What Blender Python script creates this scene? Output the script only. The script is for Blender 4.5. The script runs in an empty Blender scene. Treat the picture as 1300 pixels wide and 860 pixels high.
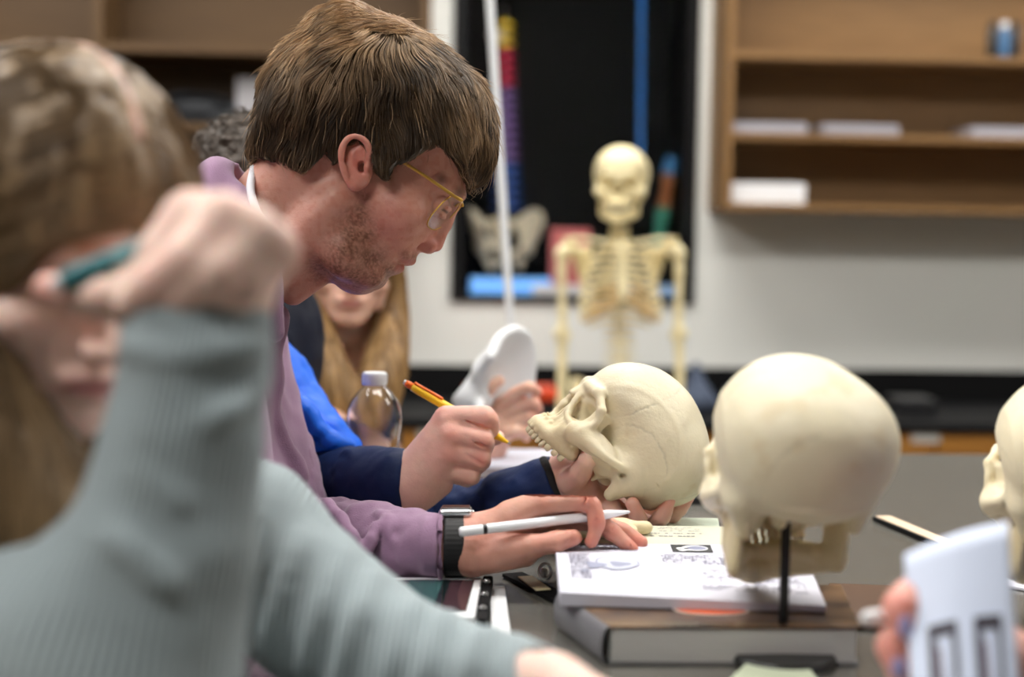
import bpy, math, random
import numpy as np
from mathutils import Matrix, Vector
SC = bpy.context.scene
COL = SC.collection
PI = math.pi
V3 = lambda *a: np.array(a, float)
# ------------------------------------------------------------------ camera
F_PX = 1900.0
CAMZ = 1.26
PITCH = math.atan(130 / F_PX)
ROLL = math.radians(0.9)
FWD = V3(0, math.cos(PITCH), -math.sin(PITCH))
_u0 = V3(0, math.sin(PITCH), math.cos(PITCH)); _r0 = V3(1, 0, 0)
RGT = _r0 * math.cos(ROLL) + _u0 * math.sin(ROLL)
UPV = -_r0 * math.sin(ROLL) + _u0 * math.cos(ROLL)
CAMP = V3(0, 0, CAMZ)
BASIS = np.stack([RGT, UPV, FWD])          # rows


def C(px, py, d):                          # photo point at a depth -> lens frame (right, up, forward) in metres
    return V3((px - 650) / F_PX * d, (430 - py) / F_PX * d, d)


def c2w(p):
    return np.asarray(p) @ BASIS + CAMP


def w2c(p):
    return (np.asarray(p, float) - CAMP) @ BASIS.T


def W(px, py, d):
    return c2w(C(px, py, d))


def WZ(px, py, z):                         # where the sight line meets the level z
    v = c2w(C(px, py, 1.0)) - CAMP
    return CAMP + v * ((z - CAMZ) / v[2])


def nrm(v):
    v = np.asarray(v, float)
    return v / (np.linalg.norm(v) + 1e-12)


# ------------------------------------------------------------------ naming
def tag(o, label=None, cat=None, group=None, kind=None):
    for k, v in (('label', label), ('category', cat), ('group', group), ('kind', kind)):
        if v: o[k] = v
    return o


def empty(name, loc, label=None, cat=None, group=None):
    o = bpy.data.objects.new(name, None); COL.objects.link(o)
    o.location = Vector([float(c) for c in loc]); o.empty_display_size = .02
    o.matrix_world = Matrix.Translation(o.location)
    return tag(o, label, cat, group)


def smooth_mesh(me, on=True):
    me.polygons.foreach_set('use_smooth', [on] * len(me.polygons)); me.update()


def setcol(me, col):
    a = me.color_attributes.new('Col', 'FLOAT_COLOR', 'POINT')
    c = np.ones((len(me.vertices), 4), np.float32); c[:, :3] = col
    a.data.foreach_set('color', c.ravel())


def link(name, me, mat=None, parent=None, origin=(0, 0, 0)):
    """vertices of me are world coordinates; they are re-based on the parent (or on origin)"""
    base = Vector(parent.matrix_world.translation) if parent else Vector([float(c) for c in origin])
    me.transform(Matrix.Translation(-base))
    o = bpy.data.objects.new(name, me); COL.objects.link(o)
    if parent:
        o.parent = parent; o.matrix_world = Matrix.Translation(base)
    else:
        o.location = base; o.matrix_world = Matrix.Translation(base)
    if mat: me.materials.append(mat)
    if 'Col' not in me.color_attributes: setcol(me, 1.0)
    return o


def npmesh(name, V, Fc, sm=True, col=None):
    me = bpy.data.meshes.new(name)
    V = np.asarray(V, np.float32); Fc = np.asarray(Fc, np.int32)
    n = Fc.shape[1]
    me.vertices.add(len(V)); me.vertices.foreach_set('co', V.ravel())
    me.loops.add(Fc.size); me.loops.foreach_set('vertex_index', Fc.ravel())
    me.polygons.add(len(Fc)); me.polygons.foreach_set('loop_start', np.arange(0, Fc.size, n, dtype=np.int32))
    me.polygons.foreach_set('loop_total', np.full(len(Fc), n, np.int32))
    me.update(calc_edges=True); me.validate()
    if sm: smooth_mesh(me)
    if col is not None: setcol(me, col)
    return me


# ------------------------------------------------------------------ noise
_rng = np.random.RandomState(7)
_LAT = _rng.rand(32, 32, 32).astype(np.float32)


def noise(P, sc=1.0, seed=0, octv=1):
    out = 0; amp = 1; tot = 0
    P = np.asarray(P, np.float64) * sc + seed * 7.31
    for _ in range(octv):
        i = np.floor(P).astype(int); f = P - i; f = f * f * (3 - 2 * f); r = 0
        for dx in (0, 1):
            for dy in (0, 1):
                for dz in (0, 1):
                    w = (f[..., 0] if dx else 1 - f[..., 0]) * (f[..., 1] if dy else 1 - f[..., 1]) * (f[..., 2] if dz else 1 - f[..., 2])
                    r = r + w * _LAT[(i[..., 0] + dx) % 32, (i[..., 1] + dy) % 32, (i[..., 2] + dz) % 32]
        out = out + amp * (r - .5) * 2; tot += amp; amp *= .5; P = P * 2.03 + 3.7
    return out / tot


def sstep(a, b, x):
    t = np.clip((x - a) / (b - a), 0, 1)
    return t * t * (3 - 2 * t)


# ------------------------------------------------------------------ distance-field sculpting
class Vol:
    def __init__(s, lo, hi, h):
        s.lo = np.array(lo, float); s.h = h
        s.n = np.ceil((np.array(hi, float) - s.lo) / h).astype(int) + 1
        s.ax = [s.lo[i] + h * np.arange(s.n[i]) for i in range(3)]
        s.F = np.full(tuple(s.n), 1.0, np.float32)

    def win(s, lo, hi, m):
        sl = []
        for i in range(3):
            a = int(max(0, math.floor((lo[i] - m - s.lo[i]) / s.h))); b = int(min(s.n[i], math.ceil((hi[i] + m - s.lo[i]) / s.h) + 1))
            if b <= a: return None
            sl.append(slice(a, b))
        X = s.ax[0][sl[0]][:, None, None]; Y = s.ax[1][sl[1]][None, :, None]; Z = s.ax[2][sl[2]][None, None, :]
        return tuple(sl), X, Y, Z

    def add(s, p, k=0.0):
        lo, hi, f = p; w = s.win(lo, hi, k * 1.3 + 2.5 * s.h)
        if w is None: return s
        sl, X, Y, Z = w; a = s.F[sl]; b = f(X, Y, Z)
        if k > 0:
            h = np.clip(.5 + .5 * (a - b) / k, 0, 1); s.F[sl] = a * (1 - h) + b * h - k * h * (1 - h)
        else: s.F[sl] = np.minimum(a, b)
        return s

    def cut(s, p, k=0.0):
        lo, hi, f = p; w = s.win(lo, hi, k * 1.3 + 2.5 * s.h)
        if w is None: return s
        sl, X, Y, Z = w; a = s.F[sl]; b = -f(X, Y, Z)
        if k > 0:
            h = np.clip(.5 + .5 * (b - a) / k, 0, 1); s.F[sl] = a * (1 - h) + b * h + k * h * (1 - h)
        else: s.F[sl] = np.maximum(a, b)
        return s

    def disp(s, fn, band=.02):              # fn(points)->outward metres, near the surface only
        m = np.abs(s.F) < band
        idx = np.argwhere(m); P = s.lo + idx * s.h
        s.F[m] -= fn(P).astype(np.float32)
        return s

    def nets(s):
        F = s.F; ins = F < 0; nx, ny, nz = F.shape
        cnt = np.zeros((nx - 1, ny - 1, nz - 1), np.int8)
        for dx in (0, 1):
            for dy in (0, 1):
                for dz in (0, 1):
                    cnt += ins[dx:nx - 1 + dx, dy:ny - 1 + dy, dz:nz - 1 + dz]
        act = (cnt > 0) & (cnt < 8)
        cell = np.argwhere(act); idx = np.full(act.shape, -1, np.int32); idx[act] = np.arange(len(cell))
        acc = np.zeros((len(cell), 3)); wt = np.zeros(len(cell))
        cr = [(a, b, c) for a in (0, 1) for b in (0, 1) for c in (0, 1)]
        val = {c: F[cell[:, 0] + c[0], cell[:, 1] + c[1], cell[:, 2] + c[2]].astype(float) for c in cr}
        for a in cr:
            for ax in range(3):
                if a[ax] == 0:
                    b = list(a); b[ax] = 1; b = tuple(b)
                    va, vb = val[a], val[b]; m = (va < 0) != (vb < 0)
                    t = np.where(m, va / np.where(np.abs(va - vb) < 1e-12, 1, va - vb), 0)
                    p = np.zeros((len(cell), 3)) + np.array(a, float); p[:, ax] = t
                    acc += p * m[:, None]; wt += m
        V = s.lo + (cell + acc / wt[:, None]) * s.h
        quads = []
        for ax in range(3):
            o1, o2 = [(1, 2), (2, 0), (0, 1)][ax]
            sa = [slice(None)] * 3; sb = [slice(None)] * 3
            sa[ax] = slice(0, -1); sb[ax] = slice(1, None)
            A = ins[tuple(sa)]; B = ins[tuple(sb)]
            e = np.argwhere(A != B)
            if not len(e): continue
            ok = (e[:, o1] > 0) & (e[:, o2] > 0) & (e[:, o1] < F.shape[o1] - 1) & (e[:, o2] < F.shape[o2] - 1)
            e = e[ok]; sgn = A[e[:, 0], e[:, 1], e[:, 2]]
            q = []
            for (d1, d2) in ((-1, -1), (0, -1), (0, 0), (-1, 0)):
                c = e.copy(); c[:, o1] += d1; c[:, o2] += d2
                q.append(idx[c[:, 0], c[:, 1], c[:, 2]])
            q = np.stack(q, 1); q[~sgn] = q[~sgn][:, ::-1]
            quads.append(q)
        Q = np.concatenate(quads); Q = Q[(Q >= 0).all(1)]
        return V, Q


def relax(V, Q, it=1, lam=.5):
    e = np.concatenate([Q[:, [0, 1]], Q[:, [1, 2]], Q[:, [2, 3]], Q[:, [3, 0]]])
    for _ in range(it):
        S = np.zeros_like(V); n = np.zeros(len(V))
        for a, b in ((0, 1), (1, 0)):
            for c in range(3): S[:, c] += np.bincount(e[:, a], V[e[:, b], c], len(V))
            n += np.bincount(e[:, a], minlength=len(V))
        V = V + lam * (S / np.maximum(n, 1)[:, None] - V)
    return V


def bbox(pts, r):
    pts = np.asarray(pts); return pts.min(0) - r, pts.max(0) + r


def cone(a, b, ra, rb, flat=None):          # tapered limb; flat=(axis, squash<1)
    a = np.array(a, float); b = np.array(b, float); ab = b - a; L = ab @ ab + 1e-12
    lo, hi = bbox([a, b], max(ra, rb))

    def f(X, Y, Z):
        x, y, z = X - a[0], Y - a[1], Z - a[2]
        t = np.clip((x * ab[0] + y * ab[1] + z * ab[2]) / L, 0, 1)
        x = x - t * ab[0]; y = y - t * ab[1]; z = z - t * ab[2]
        d2 = x * x + y * y + z * z
        if flat:
            n, s_ = flat; n = np.asarray(n)
            q = x * n[0] + y * n[1] + z * n[2]
            d2 = d2 + q * q * (1 / s_ ** 2 - 1)
            return ((np.sqrt(d2) - (ra + (rb - ra) * t)) * (.5 + .5 * s_)).astype(np.float32)
        return (np.sqrt(d2) - (ra + (rb - ra) * t)).astype(np.float32)
    return lo, hi, f


def catmull(P, n=6):
    P = np.asarray(P, float); Q = np.vstack([2 * P[0] - P[1], P, 2 * P[-1] - P[-2]]); out = []
    for i in range(1, len(Q) - 2):
        for t in np.linspace(0, 1, n, endpoint=False):
            a, b, c, d = Q[i - 1:i + 3]
            out.append(.5 * (2 * b + (c - a) * t + (2 * a - 5 * b + 4 * c - d) * t * t + (3 * b - a - 3 * c + d) * t ** 3))
    out.append(P[-1]); return np.array(out)


def chain(v, P, R, k=0.0, n=0, flat=None):
    P = np.asarray(P, float); R = np.asarray(R, float)
    if n:
        PR = catmull(np.column_stack([P, R]), n); P, R = PR[:, :3], PR[:, 3]
    # evaluated as one piece so that the joints inside the chain stay round
    lo, hi = bbox(P, R.max())
    segs = [cone(P[i], P[i + 1], R[i], R[i + 1], flat)[2] for i in range(len(P) - 1)]

    def f(X, Y, Z):
        d = segs[0](X, Y, Z)
        for s_ in segs[1:]: d = np.minimum(d, s_(X, Y, Z))
        return d
    v.add((lo, hi, f), k); return v


def ell(c, r, R=None):
    c = np.array(c, float); r = np.array(r, float) * np.ones(3); R = np.eye(3) if R is None else np.asarray(R, float)
    ext = np.sqrt(((R.T * r) ** 2).sum(1)) if True else r
    lo, hi = c - ext, c + ext

    def f(X, Y, Z):
        x, y, z = X - c[0], Y - c[1], Z - c[2]
        q = [x * R[i, 0] + y * R[i, 1] + z * R[i, 2] for i in range(3)]
        k0 = np.sqrt(sum((q[i] / r[i]) ** 2 for i in range(3))); k1 = np.sqrt(sum((q[i] / r[i] ** 2) ** 2 for i in range(3)))
        return (k0 * (k0 - 1) / (k1 + 1e-9)).astype(np.float32)
    return lo, hi, f


def rbox(c, hs, rad, R=None):
    c = np.array(c, float); hs = np.array(hs, float); R = np.eye(3) if R is None else np.asarray(R, float)
    ext = np.abs(R.T * hs).sum(1) + rad

    def f(X, Y, Z):
        x, y, z = X - c[0], Y - c[1], Z - c[2]
        q = [np.abs(x * R[i, 0] + y * R[i, 1] + z * R[i, 2]) - hs[i] + rad for i in range(3)]
        o = np.sqrt(sum(np.maximum(a, 0) ** 2 for a in q)); m = np.maximum(np.maximum(q[0], q[1]), q[2])
        return (o + np.minimum(m, 0) - rad).astype(np.float32)
    return c - ext, c + ext, f


def sym(p):                                 # mirror over y=0
    lo, hi, f = p; lo = lo.copy(); hi = hi.copy(); m = max(abs(lo[1]), abs(hi[1])); lo[1] = -m; hi[1] = m
    return lo, hi, (lambda X, Y, Z: f(X, np.abs(Y), Z))


def axes(x, y=None):                        # rows: x, y', z'
    x = nrm(x); y = V3(0, 0, 1) if y is None else np.asarray(y, float)
    y = nrm(y - x * (x @ y)); return np.stack([x, y, np.cross(x, y)])


def poly_sd(P, U, Vv):                      # signed distance to a polygon on grids (inside > 0)
    P = np.asarray(P, float); d = np.full(np.broadcast(U, Vv).shape, 1e9); ins = np.zeros(d.shape, bool)
    for i in range(len(P)):
        a = P[i]; b = P[(i + 1) % len(P)]; e = b - a
        t = np.clip(((U - a[0]) * e[0] + (Vv - a[1]) * e[1]) / (e @ e + 1e-15), 0, 1)
        d = np.minimum(d, (U - a[0] - t * e[0]) ** 2 + (Vv - a[1] - t * e[1]) ** 2)
        c = ((a[1] > Vv) != (b[1] > Vv)) & (U < (b[0] - a[0]) * (Vv - a[1]) / (b[1] - a[1] + 1e-15) + a[0])
        ins ^= c
    d = np.sqrt(d); return np.where(ins, d, -d)


def blur2(A, s_):
    n = max(1, int(3 * s_)); k = np.exp(-.5 * (np.arange(-n, n + 1) / s_) ** 2); k /= k.sum()
    for ax in (0, 1):
        pad = [(0, 0), (0, 0)]; pad[ax] = (n, n); B = np.pad(A, pad, mode='edge')
        A = sum(k[j] * (B[j:j + A.shape[0], :] if ax == 0 else B[:, j:j + A.shape[1]]) for j in range(2 * n + 1))
    return A


def inflate(v, P, plane, mid, Wd, R, k=0.0, soft=.006, smooth_pts=4, sx=None):
    """solid whose outline in the (i,j) plane is the polygon P; half thickness Wd (number or fn(U,V)) grows over the distance R from the rim.
    plane=(i,j,t): axes of the outline and thickness axis; mid: centre along t (number or fn)"""
    i, j, t = plane
    P = catmull(np.vstack([P, P[:1]]), smooth_pts)[:-1] if smooth_pts else np.asarray(P)
    U = v.ax[i][:, None]; Vv = v.ax[j][None, :]
    d = poly_sd(P, U, Vv); db = blur2(d, soft / v.h)
    w = sstep(.0, soft * 2.0, d); d = d * (1 - w) + db * w
    Rr = R(U, Vv) if callable(R) else R
    Ww = Wd(U, Vv) if callable(Wd) else Wd
    M = mid(U, Vv) if callable(mid) else mid
    a = np.maximum(Rr - d, 0) / Rr
    order = [i, j, t]; inv = [order.index(q) for q in range(3)]
    T = v.ax[t][None, None, :] - (M[..., None] if np.ndim(M) else M)
    A = (a[..., None] if np.ndim(a) else a); W3 = Ww[..., None] if np.ndim(Ww) else Ww
    R3 = Rr[..., None] if np.ndim(Rr) else Rr
    G = np.sqrt(A ** 2 + (T / W3) ** 2) - 1
    G = (G * np.minimum(W3, R3)).astype(np.float32).transpose(inv)
    if k > 0:
        h = np.clip(.5 + .5 * (v.F - G) / k, 0, 1); v.F = (v.F * (1 - h) + G * h - k * h * (1 - h)).astype(np.float32)
    else: v.F = np.minimum(v.F, G)
    return v


def frommesh(name, v, mat, parent=None, xf=c2w, paint=None, rel=1, origin=None):
    V, Q = v.nets()
    if rel: V = relax(V, Q, rel)
    col = paint(V) if paint else None
    me = npmesh(name, xf(V), Q, True, col)
    a_, b_, c_ = xf(V3(0, 0, 0)), xf(V3(1, 0, 0)), xf(V3(0, 1, 0)); d_ = xf(V3(0, 0, 1))
    if np.dot(np.cross(b_ - a_, c_ - a_), d_ - a_) < 0: me.flip_normals()
    if parent is None and origin is None:
        w = xf(V); origin = (w[:, 0].mean(), w[:, 1].mean(), w[:, 2].min())
    return link(name, me, mat, parent, origin if origin is not None else (0, 0, 0))


# ------------------------------------------------------------------ plain geometry (world coordinates)
class MB:
    def __init__(s): s.v = []; s.f = []; s.n = 0; s.c = []

    def raw(s, V, Fs, col=(1, 1, 1)):
        V = [tuple(map(float, p)) for p in V]
        s.v += V; s.f += [tuple(i + s.n for i in f) for f in Fs]; s.n += len(V); s.c += [tuple(col)] * len(V); return s

    def box(s, lo, hi, R=None, c=(0, 0, 0), col=(1, 1, 1)):   # R rows = local axes in world
        x0, y0, z0 = lo; x1, y1, z1 = hi
        V = np.array([(x, y, z) for z in (z0, z1) for (x, y) in ((x0, y0), (x1, y0), (x1, y1), (x0, y1))], float)
        if R is not None: V = V @ np.asarray(R)
        V = V + np.asarray(c)
        return s.raw(V, [(3, 2, 1, 0), (4, 5, 6, 7), (0, 1, 5, 4), (1, 2, 6, 5), (2, 3, 7, 6), (3, 0, 4, 7)], col)

    def tube(s, P, r, n=10, cap=True, col=(1, 1, 1), up=None):
        P = np.asarray(P, float); m = len(P); r = np.ones(m) * r; V = []; Fs = []
        T = np.gradient(P, axis=0); u = None
        for i in range(m):
            t = nrm(T[i])
            if u is None:
                u = nrm(np.cross(t, (0, 0, 1) if abs(t[2]) < .9 else (1, 0, 0)) if up is None else up)
            u = nrm(u - t * (u @ t)); w = np.cross(t, u)
            for q in range(n):
                a = 2 * PI * q / n; V.append(P[i] + r[i] * (math.cos(a) * u + math.sin(a) * w))
        for i in range(m - 1):
            for q in range(n):
                a = i * n + q; b = i * n + (q + 1) % n; Fs.append((a, b, b + n, a + n))
        if cap: Fs.append(tuple(range(n))[::-1]); Fs.append(tuple((m - 1) * n + q for q in range(n)))
        return s.raw(V, Fs, col)

    def lathe(s, prof, n=32, R=None, c=(0, 0, 0), col=(1, 1, 1)):   # prof [(r,z)], axis = z
        V = []; Fs = []; m = len(prof)
        for (r, z) in prof:
            for q in range(n):
                a = 2 * PI * q / n; V.append((r * math.cos(a), r * math.sin(a), z))
        for i in range(m - 1):
            for q in range(n):
                a = i * n + q; b = i * n + (q + 1) % n; Fs.append((a, b, b + n, a + n))
        V = np.array(V)
        if R is not None: V = V @ np.asarray(R)
        return s.raw(V + np.asarray(c), Fs, col)

    def build(s, name, mat, parent=None, sm=False, origin=None, bev=0, colr=False):
        me = bpy.data.meshes.new(name); me.from_pydata(s.v, [], s.f); me.update()
        if colr: setcol(me, np.array(s.c))
        V = np.array(s.v)
        if origin is None: origin = ((V[:, 0].min() + V[:, 0].max()) / 2, (V[:, 1].min() + V[:, 1].max()) / 2, V[:, 2].min())
        o = link(name, me, mat, parent, origin)
        if sm: smooth_mesh(me)
        if bev:
            b = o.modifiers.new('b', 'BEVEL'); b.width = bev; b.segments = 3; b.limit_method = 'ANGLE'; b.angle_limit = .6
            smooth_mesh(me)
            w = o.modifiers.new('w', 'WEIGHTED_NORMAL')
        return o


def strands(name, lines, rad, mat, parent, cols, taper=True, wide=1.0):
    """lines: [n,k,3] world -> one mesh of thin three-sided hairs"""
    L = np.asarray(lines, float); n, k, _ = L.shape
    T = np.gradient(L, axis=1); T /= np.linalg.norm(T, axis=2, keepdims=True) + 1e-9
    ref = V3(.3, .9, .2); U = np.cross(T, ref); U /= np.linalg.norm(U, axis=2, keepdims=True) + 1e-9; Wv = np.cross(T, U)
    prof = np.sin(np.linspace(.35, PI * .97, k)) ** .5 if taper else np.ones(k)
    r = (np.ones(n) * rad)[:, None] * prof[None]
    V = np.stack([L + r[..., None] * (math.cos(a) * U + math.sin(a) * Wv) for a in (0, 2.094, 4.189)], 2)
    idx = np.arange(n * k * 3).reshape(n, k, 3); Fs = []
    for q in range(3):
        q2 = (q + 1) % 3
        Fs.append(np.stack([idx[:, :-1, q], idx[:, :-1, q2], idx[:, 1:, q2], idx[:, 1:, q]], -1).reshape(-1, 4))
    col = np.repeat(np.asarray(cols), k * 3, 0)
    me = npmesh(name, V.reshape(-1, 3), np.concatenate(Fs), True, col)
    return link(name, me, mat, parent)


# ------------------------------------------------------------------ materials
def mat(name, col=(.8, .8, .8), rough=.5, metal=0, spec=.5, sss=0, sssr=(1, .4, .2), ssscale=.01, bump=0, bsc=100, var=0, vsc=8, usecol=False,
        trans=0, ior=1.45, emit=None, estr=0, coat=0, sheen=0, bstretch=None, alpha=1, bdet=3, col2=None):
    m = bpy.data.materials.new(name); m.use_nodes = True; nt = m.node_tree; N = nt.nodes; L = nt.links
    b = N['Principled BSDF']; b.inputs['Base Color'].default_value = (*col, 1); b.inputs['Roughness'].default_value = rough
    b.inputs['Metallic'].default_value = metal; b.inputs['Specular IOR Level'].default_value = spec; b.inputs['IOR'].default_value = ior
    b.inputs['Transmission Weight'].default_value = trans; b.inputs['Coat Weight'].default_value = coat; b.inputs['Sheen Weight'].default_value = sheen
    b.inputs['Alpha'].default_value = alpha
    if sss:
        b.inputs['Subsurface Weight'].default_value = sss; b.inputs['Subsurface Radius'].default_value = sssr; b.inputs['Subsurface Scale'].default_value = ssscale
    if emit: b.inputs['Emission Color'].default_value = (*emit, 1); b.inputs['Emission Strength'].default_value = estr
    tc = N.new('ShaderNodeTexCoord'); mp = N.new('ShaderNodeMapping'); L.new(tc.outputs['Object'], mp.inputs[0])
    if bstretch: mp.inputs['Scale'].default_value = bstretch
    src = None
    if usecol:
        a = N.new('ShaderNodeAttribute'); a.attribute_name = 'Col'
        mx = N.new('ShaderNodeMix'); mx.data_type = 'RGBA'; mx.blend_type = 'MULTIPLY'; mx.inputs[0].default_value = 1
        mx.inputs[6].default_value = (*col, 1); L.new(a.outputs['Color'], mx.inputs[7]); src = mx.outputs[2]
    if var:
        n = N.new('ShaderNodeTexNoise'); n.inputs['Scale'].default_value = vsc; n.inputs['Detail'].default_value = 5; L.new(mp.outputs[0], n.inputs[0])
        if col2:
            rp = N.new('ShaderNodeMapRange'); L.new(n.outputs[0], rp.inputs[0]); rp.inputs[1].default_value = .35; rp.inputs[2].default_value = .65; rp.inputs[4].default_value = var
            mx = N.new('ShaderNodeMix'); mx.data_type = 'RGBA'; L.new(rp.outputs[0], mx.inputs[0])
            if src: L.new(src, mx.inputs[6])
            else: mx.inputs[6].default_value = (*col, 1)
            mx.inputs[7].default_value = (*col2, 1); src = mx.outputs[2]
        else:
            rp = N.new('ShaderNodeMapRange'); L.new(n.outputs[0], rp.inputs[0]); rp.inputs[3].default_value = 1 - var; rp.inputs[4].default_value = 1 + var
            hs = N.new('ShaderNodeHueSaturation'); L.new(rp.outputs[0], hs.inputs['Value'])
            if src: L.new(src, hs.inputs['Color'])
            else: hs.inputs['Color'].default_value = (*col, 1)
            src = hs.outputs[0]
    if src: L.new(src, b.inputs['Base Color'])
    if bump:
        n = N.new('ShaderNodeTexNoise'); n.inputs['Scale'].default_value = bsc; n.inputs['Detail'].default_value = bdet; L.new(mp.outputs[0], n.inputs[0])
        bp = N.new('ShaderNodeBump'); bp.inputs['Strength'].default_value = 1; bp.inputs['Distance'].default_value = bump
        L.new(n.outputs[0], bp.inputs['Height']); L.new(bp.outputs[0], b.inputs['Normal'])
    return m


def srgb(r, g, b):
    f = lambda c: (c / 255 / 12.92) if c <= 10 else ((c / 255 + .055) / 1.055) ** 2.4
    return (f(r), f(g), f(b))
EXPO = 0.0
LAMP = 17.0
LIGHTS = [(-1.6, 3.9, 1, 'over the left wall shelves'), (.3, 3.9, 1, 'over the skeleton'), (2.2, 3.9, 1, 'over the right wall shelves'),
          (-1.6, 1.7, 1, 'left of the students'), (.3, 1.7, 1, 'over the laboratory table'), (2.2, 1.7, 1, 'right of the table'),
          (-1.0, .1, 1, 'over the nearest student')]
# ------------------------------------------------------------------ materials shared by the bone models
BONE = mat('bone_cream', srgb(226, 216, 188), .48, usecol=True, sss=.12, sssr=(1, .8, .5), ssscale=.004, var=.05, vsc=30, bump=.0004, bsc=260)
BONEY = mat('bone_yellow', srgb(244, 230, 184), .45, usecol=True, var=.05, vsc=20)
TOOTH = mat('tooth_ivory', srgb(232, 222, 190), .35, usecol=False, sss=.15, ssscale=.002)

# px -> canonical skull axes (x forward, z up) of the skull held in profile
_PF = V3(-.643, -.766); _PU = V3(.766, -.643)


def pc(px, py, s=1105., o=(782, 589)):
    d = (V3(px, py) - V3(*o)) / s
    return (d @ _PF, d @ _PU)


CRAN = [pc(*p) for p in [(747, 484), (760, 471), (778, 463.5), (799, 460), (819, 462), (840, 469.5), (857, 481), (872, 496), (883, 514), (891, 535), (894.5, 553), (894, 573),
                         (890, 591), (881, 608), (868, 622), (851, 634), (834, 642), (816, 645), (802, 640), (788, 626), (775, 612), (761, 596), (758, 575), (757, 552), (752, 520), (748, 496)]]
SUT = {'coronal': ([(.026, .112), (.030, .098), (.037, .086), (.040, .076), (.047, .060), (.050, .045), (.054, .032)], 1.0),
       'squamosal': ([(.045, .022), (.040, .040), (.020, .050), (-.004, .047), (-.024, .034), (-.030, .016), (-.024, .006)], .75),
       'lambdoid': ([(-.036, -.004), (-.050, .010), (-.064, .030), (-.078, .052), (-.088, .066)], .8),
       'mastoid': ([(-.024, .006), (-.036, -.004), (-.034, -.018)], .7)}


def suture_field(V):
    x, z = V[:, 0], V[:, 2]
    jx = noise(V, 260, 3) * .0016; jz = noise(V, 260, 9) * .0016
    f = np.zeros(len(V))
    for pts, s_ in SUT.values():
        P = catmull(np.array([(a, 0, b) for a, b in pts]), 4)[:, [0, 2]]; d = np.full(len(V), 1.)
        for i in range(len(P) - 1):
            a, b = P[i], P[i + 1]; e = b - a
            t = np.clip(((x + jx - a[0]) * e[0] + (z + jz - a[1]) * e[1]) / (e @ e), 0, 1)
            d = np.minimum(d, np.hypot(x + jx - a[0] - t * e[0], z + jz - a[1] - t * e[1]))
        f = np.maximum(f, s_ * np.exp(-(d / .0009) ** 2))
    return f * (np.abs(V[:, 1]) > .02) * (.25 + .75 * sstep(-.1, .35, noise(V, 38, 5)))


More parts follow.
